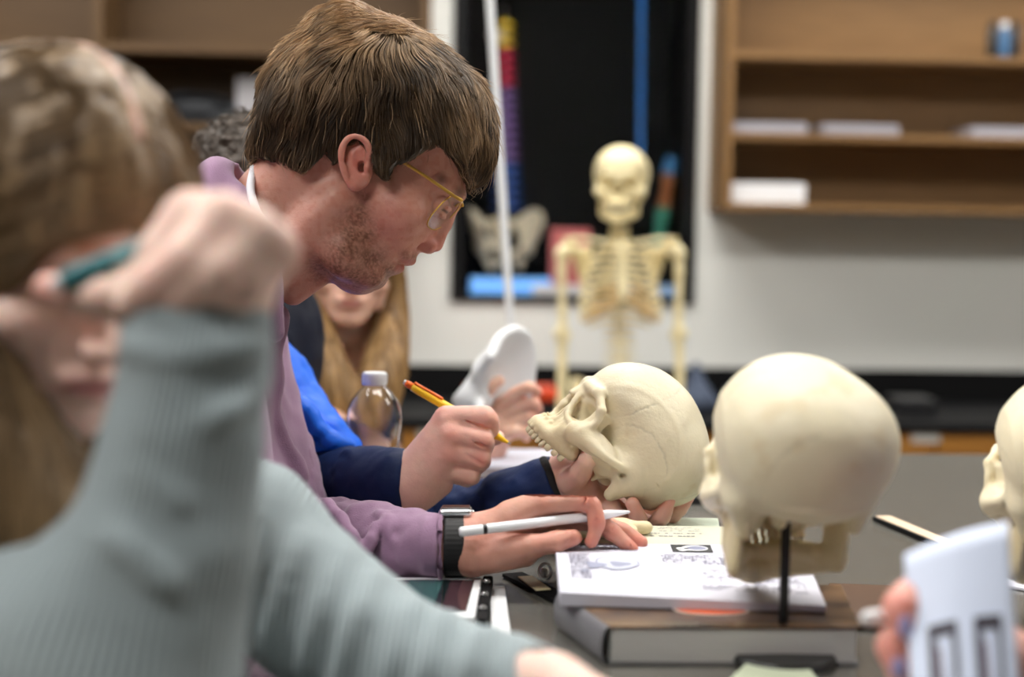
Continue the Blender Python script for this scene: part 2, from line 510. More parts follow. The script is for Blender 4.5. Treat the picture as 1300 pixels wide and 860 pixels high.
def cranium_vol(h):
    v = Vol((-.105, -.078, -.062), (.118, .078, .132), h)
    inflate(v, CRAN, (0, 2, 1), 0., lambda U, Z: .0690 - .19 * np.clip(U - .005, 0, .08) - .09 * np.clip(-U - .04, 0, .05) + 0 * Z, .060, soft=.006, smooth_pts=4)
    S = lambda p, k: v.add(sym(p), k)
    v.add(ell((-.02, 0, .045), (.068, .066, .052)), .02)
    v.add(sym(ell((-.026, .030, .052), (.036, .033, .034))), .02)         # parietal eminences
    v.add(sym(ell((.058, .022, .062), (.024, .02, .022))), .015)
    # temporal fossa behind the orbits
    v.cut(sym(ell((.056, .070, .006), (.024, .022, .036))), .012)
    v.cut(sym(ell((.062, .070, .030), (.018, .020, .022))), .012)
    v.add(sym(rbox((.064, .040, .008), (.012, .006, .020), .005, axes(V3(.75, .45, 0), V3(-.45, .75, 0)))), .006)
    # base and face core
    v.add(ell((.045, 0, .004), (.036, .024, .018)), .01)
    v.add(ell((.066, 0, .022), (.024, .030, .016)), .008)
    S(ell((.069, .024, -.020), (.021, .019, .020)), .006)
    S(cone((.093, .006, .033), (.086, .034, .036), .0065, .0055), .008)
    S(cone((.086, .034, .036), (.073, .050, .026), .0055, .0050), .005)
    chain_s = lambda P, R, k=.003, n=3, fl=None: _cs(v, P, R, k, n, fl)
    chain_s([(.073, .050, .026), (.067, .0525, .012), (.070, .050, -.003)], [.005, .0042, .0055])
    S(ell((.071, .0465, -.012), (.014, .0085, .013)), .008)
    S(ell((.062, .053, -.012), (.013, .005, .0085)), .006)
    chain_s([(.070, .050, -.004), (.080, .040, -.0085), (.0865, .028, -.0085), (.0895, .018, -.001)], [.0045, .004, .004, .004])
    chain_s([(.0895, .018, -.001), (.092, .011, .014), (.091, .006, .028)], [.0036, .0040, .0055])
    chain_s([(.091, .002, .032), (.0945, .0025, .022), (.0975, .0025, .014)], [.0055, .0042, .003], .003)
    chain_s([(.0895, .013, .000), (.0875, .0145, -.014), (.0885, .010, -.024)], [.004, .004, .004])
    # alveolar process
    chain_s([(.052, .0285, -.030), (.066, .0285, -.034), (.082, .022, -.036), (.093, .012, -.038), (.097, .0, -.038)], [.0085, .009, .009, .0085, .008], .006, 4)
    chain_s([(.086, .008, -.024), (.094, .004, -.036)], [.007, .006], .006, 0)
    v.add(cone((.088, 0, -.022), (.0985, 0, -.0225), .004, .0012), .003)   # nasal spine
    for y_, x0 in ((.004, .099), (.010, .097), (.016, .092), (.0215, .085)):
        S(cone((x0, y_, -.026), (x0 + .0025, y_, -.045), .0018, .0028), .0022)   # root ridges
    v.cut(ell((.072, 0, -.044), (.026, .018, .012)), .004)                 # palate vault
    chain_s([(.046, .012, .000), (.046, .014, -.018), (.042, .016, -.032)], [.007, .0055, .0042], .004, 3)
    # mastoid, ear region, condyles
    S(ell((-.004, .050, .004), (.026, .017, .018)), .012)
    S(cone((-.010, .052, -.002), (-.008, .0485, -.027), .0145, .0065), .007)
    S(cone((.012, .044, -.008), (.018, .030, -.020), .007, .003), .006)
    S(cone((.010, .032, -.012), (.013, .030, -.032), .0032, .0016), .003)   # styloid
    S(ell((.022, .034, -.012), (.018, .014, .012)), .008)
    S(ell((.036, .022, -.012), (.014, .014, .014)), .008)
    S(ell((.002, .014, -.022), (.012, .006, .006)), .005)
    v.cut(ell((-.018, 0, -.030), (.018, .014, .022)), .004)
    S(ell((.030, .056, .000), (.014, .008, .006)), .006)
    v.cut(sym(ell((.022, .052, -.006), (.008, .010, .005))), .004)
    # zygomatic arch
    chain_s([(.068, .0535, -.009), (.056, .060, -.009), (.040, .0645, -.006), (.024, .0655, -.002), (.008, .0635, .003), (-.012, .0605, .008)], [.0075, .0058, .0046, .0042, .0042, .003], .004, 4, (V3(0, 1, 0), .7))
    v.add(sym(ell((.042, .049, -.004), (.028, .0125, .014))), .008)
    v.cut(sym(ell((.0045, .069, -.004), (.0042, .012, .0048))), .002)
    # orbits
    O0, O1 = V3(.105, .0375, .0125), V3(.050, .020, .012)
    v.cut(sym(cone(O0, O1, .0200, .004, (V3(0, 0, 1), .86))), .0025)
    v.cut(sym(rbox((.092, .0345, .0125), (.014, .0155, .0130), .010, axes(V3(-.9, -.35, 0), V3(0, .05, 1)))), .003)
    # nasal aperture
    v.cut(cone((.115, 0, .008), (.066, 0, .002), .0062, .005), .002)
    v.cut(sym(cone((.112, .0045, -.011), (.060, .0045, -.008), .0088, .006)), .002)
    v.add(rbox((.076, 0, -.006), (.014, .0009, .016), .0005), .001)
    v.cut(sym(ell((.096, .027, -.021), (.008, .008, .009))), .006)

    def dd(P):
        a = noise(P, 55, 1, 3) * .0006 + noise(P, 18, 4) * .0012
        fx, fz = P[:, 0] - .030, P[:, 2] - .030                            # temporal line
        r = np.hypot(fx / 1.15, fz); a += np.exp(-((r - .052) / .0035) ** 2) * .0008 * (P[:, 2] > .02)
        rr = np.abs(P[:, 2] + .004 - .10 * (P[:, 0] + .06)); a += np.exp(-(rr / .003) ** 2) * .0018 * sstep(-.04, -.07, P[:, 0])
        a -= suture_field(P) * .0006
        return a
    v.disp(dd, .012)
    return v


def _cs(v, P, R, k, n, fl=None):
    P = np.asarray(P, float); R = np.asarray(R, float)
    if n:
        PR = catmull(np.column_stack([P, R]), n); P, R = PR[:, :3], PR[:, 3]
    lo, hi = bbox(P, R.max()); segs = [cone(P[i], P[i + 1], R[i], R[i + 1], fl)[2] for i in range(len(P) - 1)]

    def f(X, Y, Z):
        d = segs[0](X, Y, Z)
        for s_ in segs[1:]: d = np.minimum(d, s_(X, Y, Z))
        return d
    v.add(sym((lo, hi, f)), k)


def mandible_vol(h):
    v = Vol((-.005, -.06, -.10), (.105, .06, .005), h)
    Y1 = V3(0, 1, 0)
    _cs(v, [(.010, .0485, -.006), (.010, .048, -.020), (.014, .0475, -.040), (.020, .0465, -.056)], [.007, .007, .011, .012], .004, 3, (Y1, .45))
    _cs(v, [(.036, .047, -.010), (.033, .0465, -.026), (.030, .046, -.045)], [.004, .009, .014], .005, 3, (Y1, .4))
    v.add(sym(ell((.009, .0485, -.0035), (.005, .010, .005))), .004)
    _cs(v, [(.020, .0455, -.058), (.042, .038, -.066), (.064, .028, -.072), (.082, .014, -.078), (.088, .0, -.080)], [.011, .0105, .0105, .0105, .0105], .006, 4, (nrm(V3(.45, .9, 0)), .55))
    _cs(v, [(.036, .035, -.056), (.052, .031, -.057), (.072, .022, -.060), (.085, .010, -.063), (.088, 0, -.063)], [.008, .008, .008, .0065, .006], .006, 4)
    v.add(ell((.090, 0, -.084), (.009, .016, .009)), .006)
    return v


_SK = {}


def skull_meshes(h):
    if h in _SK: return _SK[h]
    out = []
    for nm, v in (('cranium', cranium_vol(h)), ('mandible', mandible_vol(h))):
        V, Q = v.nets(); V = relax(V, Q, 1, .4)
        if nm == 'cranium':
            s_ = suture_field(V); t = noise(V, 45, 8, 3) * .5 + .5
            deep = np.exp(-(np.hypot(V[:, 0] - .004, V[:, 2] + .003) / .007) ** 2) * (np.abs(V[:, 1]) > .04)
            c = np.ones((len(V), 3)) * (1 - .22 * s_)[:, None]
            # yellower tint in the sockets, face and skull base, darker round the ear holes
            yb = np.clip(sstep(.088, .05, V[:, 0]) * 0 + sstep(.0, -.03, V[:, 2]) * .5 + .35 * sstep(.05, .08, V[:, 0]) * sstep(.05, .03, V[:, 2]), 0, 1)
            c *= 1 - yb[:, None] * V3(.02, .07, .20)
            c *= 1 - (sstep(.66, .80, t) * .10)[:, None] * V3(.6, 1, 1.6)
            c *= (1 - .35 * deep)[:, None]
        else:
            c = np.ones((len(V), 3)) * V3(.97, .92, .80)
        out.append((V, Q, c))
    _SK[h] = out
    return out


def tooth_geo(w, d, hgt):
    V = []; Fs = []; n, m = 10, 7
    for i in range(m):
        ph = -PI / 2 + PI * i / (m - 1)
        for j in range(n):
            th = 2 * PI * j / n; f = lambda t: math.copysign(abs(t) ** .65, t)
            V.append((d * f(math.cos(ph)) * f(math.cos(th)), w * f(math.cos(ph)) * f(math.sin(th)), hgt * math.sin(ph)))
    for i in range(m - 1):
        for j in range(n):
            a = i * n + j; b = i * n + (j + 1) % n; Fs.append((a, b, b + n, a + n))
    return np.array(V), Fs


def skull(pos, fwd, up, h, label, group=None, jaw=True, teeth='each', material=None, scale=1., name='skull_model', parent=None):
    x = nrm(fwd); z = nrm(np.asarray(up) - x * (x @ np.asarray(up))); y = np.cross(z, x); R = np.stack([x, y, z]) * scale; pos = np.asarray(pos, float)
    material = material or BONE
    xf = lambda V: np.asarray(V) @ R + pos
    root = parent
    if parent is None: root = empty(name, xf(V3(0, 0, -.03)), label, 'anatomical model', group)
    for k, nm in enumerate(('cranium', 'mandible')):
        if nm == 'mandible' and not jaw: continue
        V, Q, c = skull_meshes(h)[k]
        link(nm, npmesh(nm, xf(V), Q, True, c), material, root)
    arch = catmull(np.array([(.052, .0285, 0), (.066, .0285, 0), (.082, .022, 0), (.0925, .0135, 0), (.0975, .0, 0), (.0925, -.0135, 0), (.082, -.022, 0), (.066, -.0285, 0), (.052, -.0285, 0)]), 8)
    seg = np.r_[0, np.cumsum(np.linalg.norm(np.diff(arch, axis=0), axis=1))]
    ws = [.0048, .0050, .0050, .0034, .0034, .0037, .0033, .0042]; ws = ws + ws[::-1]; tot = sum(ws) * 2; pos_ = 0
    rows = [('upper', -.0490, .0056, 0.)] + ([('lower', -.0555, .005, -.003)] if jaw else [])
    for nm, zc, hh, dx in rows:
        acc = 0; mb = MB()
        for i, w_ in enumerate(ws):
            s_ = (acc + w_) / tot * seg[-1]; acc += 2 * w_
            p = V3(*[np.interp(s_, seg, arch[:, q]) for q in range(3)]); q = V3(*[np.interp(s_ + 1e-3, seg, arch[:, q]) for q in range(3)])
            t = nrm(q - p) if s_ < seg[-1] - 1e-3 else V3(-1, 0, 0)
            nrm_ = np.cross(t, V3(0, 0, 1)); A = np.stack([nrm_, t, V3(0, 0, 1)])
            molar = w_ > .0045
            V, Fs = tooth_geo(w_ * .78, .0048 if molar else .0034, hh * (0.8 if molar else 1.0))
            zz = zc + (.006 if i in (0, 15) else .004 if i in (1, 14) else .002 if i in (2, 13) else 0) * (1 if nm == 'upper' else .6) + noise(V3(i, 2, 3)[None], 1.7)[0] * .0006
            P = V @ A + p + V3(dx - (.0 if nm == 'upper' else .0), 0, zz)
            if teeth == 'each': MB().raw(xf(P), Fs).build('tooth', TOOTH, root, sm=True)
            else: mb.raw(xf(P), Fs)
        if teeth != 'each': mb.build(nm + '_teeth', TOOTH, root, sm=True)
    return root
# ------------------------------------------------------------------ camera and view
cam = bpy.data.cameras.new('camera'); co = bpy.data.objects.new('camera', cam); COL.objects.link(co); SC.camera = co
M = Matrix([[*RGT], [*UPV], [*(-FWD)]]).transposed().to_4x4(); M.translation = Vector(CAMP); co.matrix_world = M
cam.sensor_width = 36; cam.lens = 36 * F_PX / 1300; cam.clip_start = .02
cam.dof.use_dof = True; cam.dof.focus_distance = 1.62; cam.dof.aperture_fstop = cam.lens / 1000 / .0235; cam.dof.aperture_blades = 0
SC.view_settings.view_transform = 'Standard'; SC.view_settings.look = 'None'; SC.view_settings.gamma = 1; SC.view_settings.use_curve_mapping = False
SC.view_settings.exposure = EXPO

# ------------------------------------------------------------------ room frame: yawed 3 degrees, back wall at y = YW
TH = math.radians(3.0); RZ = np.array([[math.cos(TH), math.sin(TH), 0], [-math.sin(TH), math.cos(TH), 0], [0, 0, 1]])   # rows = room axes in world
YW = 4.94; XL, XR, YB, ZC = -3.3, 3.3, -2.6, 2.85
WH = mat('wall_paint', srgb(238, 239, 234), .85, bump=.0008, bsc=300)
_nt = WH.node_tree; _br = _nt.nodes.new('ShaderNodeTexBrick'); _tc = _nt.nodes.new('ShaderNodeTexCoord'); _mp = _nt.nodes.new('ShaderNodeMapping')
_mp.inputs['Rotation'].default_value = (math.radians(90), 0, 0); _nt.links.new(_tc.outputs['Object'], _mp.inputs[0]); _nt.links.new(_mp.outputs[0], _br.inputs[0])
_br.inputs['Scale'].default_value = 1; _br.inputs['Brick Width'].default_value = .4; _br.inputs['Row Height'].default_value = .2; _br.inputs['Mortar Size'].default_value = .006; _br.inputs['Mortar Smooth'].default_value = .6
_bp = _nt.nodes.new('ShaderNodeBump'); _bp.inputs['Distance'].default_value = .002; _bp.inputs['Strength'].default_value = .7; _bp.invert = True
_nt.links.new(_br.outputs['Fac'], _bp.inputs['Height']); _nt.links.new(_bp.outputs[0], _nt.nodes['Principled BSDF'].inputs['Normal'])
CEIL = mat('ceiling_tile', (.52, .52, .50), .9, bump=.001, bsc=200)
FLOORM = mat('floor_vinyl', srgb(104, 96, 84), .35, var=.12, vsc=12)
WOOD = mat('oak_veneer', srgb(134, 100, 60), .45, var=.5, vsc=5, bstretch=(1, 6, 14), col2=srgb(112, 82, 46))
WOODO = mat('honey_oak', srgb(196, 138, 66), .42, var=.5, vsc=5, bstretch=(1.5, 6, 14), col2=srgb(176, 116, 48))
BLK = mat('black_laminate', (.006, .006, .007), .55, spec=.25)
BLKM = mat('black_matte', (.0035, .0035, .004), .8, spec=.2)
BLKP = mat('black_plastic', (.015, .015, .017), .35)
STEEL = mat('steel', (.6, .6, .6), .3, metal=1)
WHP = mat('white_plastic', (.80, .82, .84), .35)
PAPER = mat('paper_white', (.86, .86, .88), .8, bump=.0002, bsc=80)
PGREY = mat('paper_grey', srgb(176, 176, 182), .8)


def RB(name, lo, hi, m, parent=None, bev=0, kind=None):
    mb = MB().box(lo, hi, RZ); o = mb.build(name, m, parent, bev=bev)
    if kind: o['kind'] = kind
    return o


def RP(px, py, yr):                         # where the sight line meets the vertical plane y = yr of the room; room coordinates
    d = c2w(C(px, py, 1.)) - CAMP; D = RZ @ d; P = RZ @ CAMP
    return P + D * ((yr - P[1]) / D[1])


def r2w(p): return np.asarray(p) @ RZ


RB('floor', (XL - .1, YB - .1, -.06), (XR + .1, YW + .6, 0), FLOORM, kind='structure')
RB('ceiling', (XL - .1, YB - .1, ZC), (XR + .1, YW + .6, ZC + .06), CEIL, kind='structure')
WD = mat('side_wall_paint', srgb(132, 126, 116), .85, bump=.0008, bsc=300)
RB('wall_left', (XL - .1, YB - .1, 0), (XL, YW, ZC), WD, kind='structure')
RB('wall_right', (XR, YB - .1, 0), (XR + .1, YW, ZC), WD, kind='structure')
RB('wall_front', (XL, YB - .1, 0), (XR, YB, ZC), WD, kind='structure')
wa = RP(573, 381, YW); wb = RP(879, 384, YW)
CX0, CX1, CZ0, CZ1 = wa[0], wb[0], wa[2], 2.35
mb = MB()
mb.box((XL - .1, YW, 0), (CX0, YW + .6, ZC), RZ); mb.box((CX1, YW, 0), (XR + .1, YW + .6, ZC), RZ)
mb.box((CX0, YW, 0), (CX1, YW + .6, CZ0), RZ); mb.box((CX0, YW, CZ1), (CX1, YW + .6, ZC), RZ); mb.box((CX0, YW + .5, CZ0), (CX1, YW + .6, CZ1), RZ)
mb.build('wall_back', WH)['kind'] = 'structure'
# display case let into the back wall
dc = empty('display_case', r2w(((CX0 + CX1) / 2, YW + .2, CZ0)), 'black glass-fronted display case let into the pale back wall', 'display case')
t = .02
mb = MB(); mb.box((CX0 + .001, YW + .42, CZ0 + .001), (CX1 - .001, YW + .44, CZ1 - .001), RZ)
for a, b in (((CX0 + .001, YW + .0, CZ0 + .001), (CX0 + t, YW + .42, CZ1 - .001)), ((CX1 - t, YW, CZ0 + .001), (CX1 - .001, YW + .42, CZ1 - .001)), ((CX0 + t, YW, CZ0 + .001), (CX1 - t, YW + .42, CZ0 + t)), ((CX0 + t, YW, CZ1 - t), (CX1 - t, YW + .42, CZ1 - .001))):
    mb.box(a, b, RZ)
mb.build('cabinet_lining', BLKM, dc)
mb = MB(); e = .035
for a, b in (((CX0 - .004, YW - .014, CZ0 - .004), (CX0 + e, YW - .0005, CZ1)), ((CX1 - e, YW - .014, CZ0 - .004), (CX1 + .004, YW - .0005, CZ1)), ((CX0 + e, YW - .014, CZ0 - .004), (CX1 - e, YW - .0005, CZ0 + e * .6)), ((CX0 + e, YW - .014, CZ1 - e), (CX1 - e, YW - .0005, CZ1))):
    mb.box(a, b, RZ)
mb.build('frame', BLK, dc, bev=.002)
GLS = mat('clear_glass', (1, 1, 1), .02, trans=1, ior=1.02, spec=.05)
RB('glass_pane', (CX0 + e, YW - .010, CZ0 + e * .6), (CX1 - e, YW - .006, CZ1 - e), GLS, dc)
CSZ = CZ0 + t                                # case floor level
YI = YW + .16                                # where things stand in it


def thing_box(name, pts, depth, m, label, cat, yr, bev=.002, parent=None, tilt=0, group=None):
    a = RP(pts[0], pts[1], yr); b = RP(pts[2], pts[3], yr)
    lo = (min(a[0], b[0]), yr, min(a[2], b[2])); hi = (max(a[0], b[0]), yr + depth, max(a[2], b[2]))
    mb = MB().box(lo, hi, RZ); o = mb.build(name, m, bev=bev)
    return tag(o, label, cat, group)


# ------------------------------------------------------------------ wooden wall shelves, right
def shelf_unit(x0, x1, zs, ztop, y0, m, label, th=.022, div=()):
    rt = empty('wall_shelf_unit', r2w(((x0 + x1) / 2, y0, zs[0])), label, 'bookshelf')
    RB('back_panel', (x0 + th, YW - .012, zs[0]), (x1 - th, YW - .001, ztop), m, rt)
    RB('side_panel', (x0, y0, zs[0]), (x0 + th, YW - .001, ztop), m, rt, bev=.001)
    RB('side_panel', (x1 - th, y0, zs[0]), (x1, YW - .001, ztop), m, rt, bev=.001)
    for z in zs: RB('shelf', (x0 + th, y0 + .002, z), (x1 - th, YW - .012, z + th), m, rt, bev=.001)
    RB('top_panel', (x0, y0, ztop), (x1, YW - .001, ztop + th), m, rt)
    for x in div: RB('divider', (x, y0 + .001, zs[0] + th), (x + th, YW - .012, ztop), m, rt)
    return rt


YS = YW - .30
a = RP(919, 266, YS); zb = a[2]; z1 = RP(919, 176, YS)[2]; z2 = RP(919, 73, YS)[2]
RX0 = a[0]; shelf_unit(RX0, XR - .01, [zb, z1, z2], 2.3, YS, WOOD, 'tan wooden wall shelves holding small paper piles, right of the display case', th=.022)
th = .022


def pile(px0, px1, z, n, label, m, yr=YS + .03):
    x0 = RP(px0, 150, yr)[0]; x1 = RP(px1, 150, yr)[0]
    mb = MB()
    for i in range(n):
        dx = noise(V3(i, px0, 1)[None], 1.3)[0] * .006
        mb.box((x0 + dx, yr + abs(dx), z + .0005 + i * .0105), (x1 + dx, yr + .21, z + .0105 + i * .0105), RZ)
    o = mb.build('paper_pile', m, bev=.001)
    return tag(o, label, 'paper stack', 'paper piles on the wall shelves')


PG2 = mat('paper_bundle', srgb(166, 166, 176), .8)
pile(929, 1025, z1 + th, 3, 'grey-white paper pile at the left end of the middle shelf', PG2)
pile(1047, 1142, z1 + th, 3, 'grey-white paper pile second from the left on the middle shelf', PG2)
pile(1236, 1330, z1 + th, 3, 'grey-white paper pile at the right end of the middle shelf', PG2)
pile(925, 1025, zb + th, 6, 'thicker white paper pile on the lowest shelf', PAPER)
for (px, col, lab) in ((1262, (.03, .025, .02), 'dark brown jar on the upper shelf beside a blue jar'), (1277, srgb(70, 110, 150), 'blue jar between two dark jars on the upper shelf'), (1292, (.03, .025, .025), 'dark jar at the right of the blue jar on the upper shelf')):
    p = RP(px, 60, YS + .06); c = r2w((p[0], YS + .08, z2 + th))
    j = empty('jar', c, lab, 'jar', 'jars on the upper shelf')
    MB().lathe([(0, 0), (.017, 0), (.018, .004), (.018, .085), (.013, .095), (.012, .10)], 20, c=c).build('jar_body', mat('jar_paint', col, .3), j, sm=True)
    MB().lathe([(.0135, .10), (.0135, .118), (0, .118)], 20, c=c).build('lid', BLKP if px != 1277 else WHP, j)

# ------------------------------------------------------------------ wooden wall shelves, left
WOODL = mat('oak_veneer_dark', srgb(92, 68, 40), .5, var=.5, vsc=5, bstretch=(1, 6, 14), col2=srgb(76, 54, 30))  # same wood as the right-hand shelves, in a darker tone
a = RP(547, 60, YS); lx1 = a[0]; lz2 = RP(200, 62, YS)[2] - .01; lz1 = RP(200, 162, YS)[2] - .012; lz0 = RP(200, 262, YS)[2]
dv = RP(118, 30, YS)[0]; dv2 = RP(470, 30, YS)[0]
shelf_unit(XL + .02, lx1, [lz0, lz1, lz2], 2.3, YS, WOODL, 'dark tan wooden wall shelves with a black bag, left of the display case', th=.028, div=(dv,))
LT = .028
# black bag on the shelf
c = RP(255, 150, YS + .12); c[2] = lz1 + LT
v = Vol((c[0] - .16, c[1] - .09, c[2]), (c[0] + .16, c[1] + .09, c[2] + .13), .005)
v.add(ell((c[0], c[1], c[2] + .050), (.132, .07, .050))).add(ell((c[0] - .05, c[1], c[2] + .055), (.06, .055, .045)), .03)
v.add(rbox((c[0], c[1], c[2] + .012), (.10, .06, .012), .01), .02)
v.disp(lambda P: noise(P, 22, 3, 2) * .006)
BAGM = mat('black_nylon', (.012, .014, .018), .6, bump=.001, bsc=90)
bag = empty('bag', r2w(c), 'soft black oval bag lying on the left wall shelf', 'bag')
frommesh('bag_body', v, BAGM, bag, xf=r2w)
MB().tube([r2w(c + V3(.11 * math.cos(q), -.065, .05 + .035 * math.sin(q))) for q in np.linspace(.4, PI - .4, 14)], .006, 8).build('handle', BLKM, bag, sm=True)
x0 = RP(301, 100, YS + .1); x1 = RP(352, 100, YS + .1)
mb = MB().box((x0[0], YS + .08, lz1 + LT), (x1[0], YS + .12, RP(301, 98, YS + .08)[2]), RZ)
tag(mb.build('folder', mat('folder_grey', srgb(170, 168, 172), .7), bev=.002), 'pale grey folder standing on the shelf beside the black bag', 'folder')

# ------------------------------------------------------------------ base cabinets and black counter along the back wall
YCF = YW - .60; zt = RP(650, 464, YW)[2]; zc = zt - .105
zd1 = RP(1180, 538, YCF)[2]; zd0 = RP(1180, 578, YCF)[2]
ct = empty('countertop', r2w((0, YW - .3, zc - .03)), 'long black countertop with backsplash along the back wall', 'countertop')
RB('worktop', (XL + .01, YCF - .02, zc - .03), (XR - .01, YW - .001, zc), BLK, ct, bev=.003)
RB('backsplash', (XL + .01, YW - .02, zc + .0005), (XR - .01, YW - .001, zt), BLKM, ct, bev=.002)
TAGW = mat('label_white', (.75, .74, .7), .6)
nx = 11; wd = (XR - XL - .04) / nx
for i in range(nx):
    x0 = XL + .02 + i * wd; x1 = x0 + wd - .002
    words_ = ['left-hand corner', 'second from the left corner', 'below the grey folder', 'left of the blonde student', 'behind the blonde student', 'behind the white hip bone', 'behind the skeleton', 'just right of the skeleton', 'behind the stand skull', 'right of the stand skull', 'right-hand corner']
    cb = empty('base_cabinet', r2w(((x0 + x1) / 2, YW - .3, 0)), 'honey oak base cabinet under the black counter, ' + words_[i], 'cabinet', 'base cabinets along the back wall')
    RB('carcass', (x0, YCF + .02, .0), (x1, YW - .002, zc - .032), WOODO, cb)
    d = RB('drawer', (x0 + .004, YCF, zd0), (x1 - .004, YCF + .019, min(zd1, zc - .034)), WOODO, cb, bev=.002)
    pc_ = (x0 + x1) / 2
    if i == 8:
        q = RP(1175, 550, YCF); pc_ = q[0]
    RB('label_holder', (pc_ - .042, YCF - .005, (zd0 + zd1) / 2 - .010), (pc_ + .042, YCF - .0005, (zd0 + zd1) / 2 + .018), TAGW, d)
    for s_ in (0, 1):
        xa = x0 + .004 + s_ * wd / 2; xb = xa + wd / 2 - .01
        dr = RB('door', (xa, YCF, .10), (xb, YCF + .019, zd0 - .006), WOODO, cb, bev=.002)
        MB().tube([r2w((xb - .03 if s_ == 0 else xa + .03, YCF - .02, z)) for z in (.48, .50, .56, .58)], .005, 8).build('handle', STEEL, dr, sm=True)
RED = mat('red_orange_plastic', srgb(222, 70, 24), .45)
yr = YW - .42
a = RP(592, 514, yr); b = RP(708, 486, yr); zb_ = zc + .0005
tr = empty('tool_tray', r2w(((a[0] + b[0]) / 2, yr + .08, zb_)), 'black case with an orange-red lid on the back counter', 'case')
RB('case_body', (a[0], yr, zb_), (b[0], yr + .16, zb_ + .03), BLKP, tr, bev=.003)
RB('lid', (a[0] - .003, yr - .003, zb_ + .0305), (b[0] + .003, yr + .163, zb_ + .068), RED, tr, bev=.008)
# crumpled grey-blue cloth on the counter
c = RP(888, 530, yr); c[2] = zc
v = Vol((c[0] - .1, yr - .02, zc), (c[0] + .1, yr + .14, zc + .19), .005)
v.add(cone((c[0], yr + .06, zc + .035), (c[0] - .006, yr + .06, zc + .14), .05, .012), .0).add(ell((c[0], yr + .06, zc + .03), (.07, .055, .034)), .03)
v.disp(lambda P: (noise(P, 30, 3, 3)) * .010)
tag(frommesh('dust_cover', v, mat('dust_cover_grey', srgb(78, 88, 108), .8, bump=.001, bsc=100), xf=r2w), 'crumpled grey-blue cloth cover on the back counter right of the skeleton', 'cloth')
for (px0, px1, h_, m, nm, lab, ct_) in ((1140, 1190, .05, BLKP, 'stapler_case', 'low black box on the counter right of the stand skull', 'box'), (930, 985, .07, BLKP, 'equipment_box', 'black equipment box on the counter behind the stand skull', 'box')):
    p0 = RP(px0, 520, yr); p1 = RP(px1, 520, yr)
    o = RB(nm, (p0[0], yr, zc + .0005), (p1[0], yr + .14, zc + h_), m, bev=.006); tag(o, lab, ct_)

# ------------------------------------------------------------------ ceiling lights
GLOW = mat('lamp_diffuser', (.9, .9, .9), .5, emit=(1.0, .975, .93), estr=LAMP)
for (x, y, on, lab) in LIGHTS:
    c = r2w((x, y, ZC - .03))
    l = empty('ceiling_light', c, 'recessed rectangular ceiling light ' + lab, 'ceiling light', 'ceiling lights')
    mb = MB(); w, d = .62, .31
    for lo, hi in (((x - w, y - d, ZC - .03), (x + w, y - d + .02, ZC - .0005)), ((x - w, y + d - .02, ZC - .03), (x + w, y + d, ZC - .0005)), ((x - w, y - d + .02, ZC - .03), (x - w + .02, y + d - .02, ZC - .0005)), ((x + w - .02, y - d + .02, ZC - .03), (x + w, y + d - .02, ZC - .0005))):
        mb.box(lo, hi, RZ)
    mb.build('frame', WHP, l)
    RB('diffuser', (x - w + .021, y - d + .021, ZC - .022), (x + w - .021, y + d - .021, ZC - .012), GLOW, l)
w = bpy.data.worlds.new('world'); SC.world = w; w.use_nodes = True
w.node_tree.nodes['Background'].inputs[0].default_value = (.6, .65, .7, 1); w.node_tree.nodes['Background'].inputs[1].default_value = .05

# white cord hanging from the ceiling
ca = c2w(C(622, 0, 3.0)); cb_ = c2w(C(650, 440, 3.02)); dr = (cb_ - ca)
P = [ca + dr * q for q in (-(ZC - ca[2]) / abs(dr[2]) * 1.0 + .0, -.3, 0, .3, .6, .85, 1.0, 1.12)]
P[0] = ca + dr * ((ZC - .006 - ca[2]) / dr[2])
kc = empty('hanging_cord', P[-1], 'white power cord hanging from the ceiling in front of the display case', 'cord')
MB().tube(catmull(P, 5), .0085, 12).build('cord', WHP, kc, sm=True)
MB().lathe([(0, 0), (.012, 0), (.014, .004), (.014, .04), (.009, .05), (0, .05)], 24, c=P[-1] - V3(0, 0, .045)).build('cord_connector', mat('connector_grey', (.5, .5, .52), .5), kc, sm=True)
# ------------------------------------------------------------------ hip and pelvis models
def hip_vol(h, c=(0, 0, 0), s=1.0):
    """one hip bone. local axes: x lateral, y forward, z up; metres"""
    v = Vol((-.02, -.085, -.115), (.135, .085, .12), h)
    fan = [(.095, .070, .030), (.118, .050, .060), (.125, .010, .088), (.115, -.030, .098), (.085, -.062, .080), (.050, -.078, .045)]
    hub = V3(.078, .005, -.020)
    for a, b in zip(fan[:-1], fan[1:]):
        for q in (0, .25, .5, .75):
            e = V3(*a) * (1 - q) + V3(*b) * q; m_ = hub * .45 + e * .55 + V3(.006, 0, -.006)
            v.add(cone(hub, m_, .013, .0075), .012); v.add(cone(m_, e, .0075, .0065), .012)
    P = catmull(np.array(fan), 4)
    for a, b in zip(P[:-1], P[1:]): v.add(cone(a, b, .0062, .0062), .004)
    v.add(ell(hub + V3(.006, 0, -.008), (.030, .030, .030)), .012)
    v.cut(ell(hub + V3(.036, .004, -.014), (.024, .023, .023)), .004)
    for a, b, ra, rb in (((.060, .025, -.025), (.030, .055, -.040), .009, .008), ((.030, .055, -.040), (.006, .062, -.055), .008, .010), ((.006, .062, -.055), (.022, .045, -.080), .009, .007), ((.022, .045, -.080), (.050, .005, -.100), .007, .012), ((.050, .005, -.100), (.070, -.010, -.055), .014, .013), ((.070, -.010, -.055), (.074, -.005, -.025), .012, .02)):
        v.add(cone(a, b, ra, rb), .008)
    return v


_HIP = {}


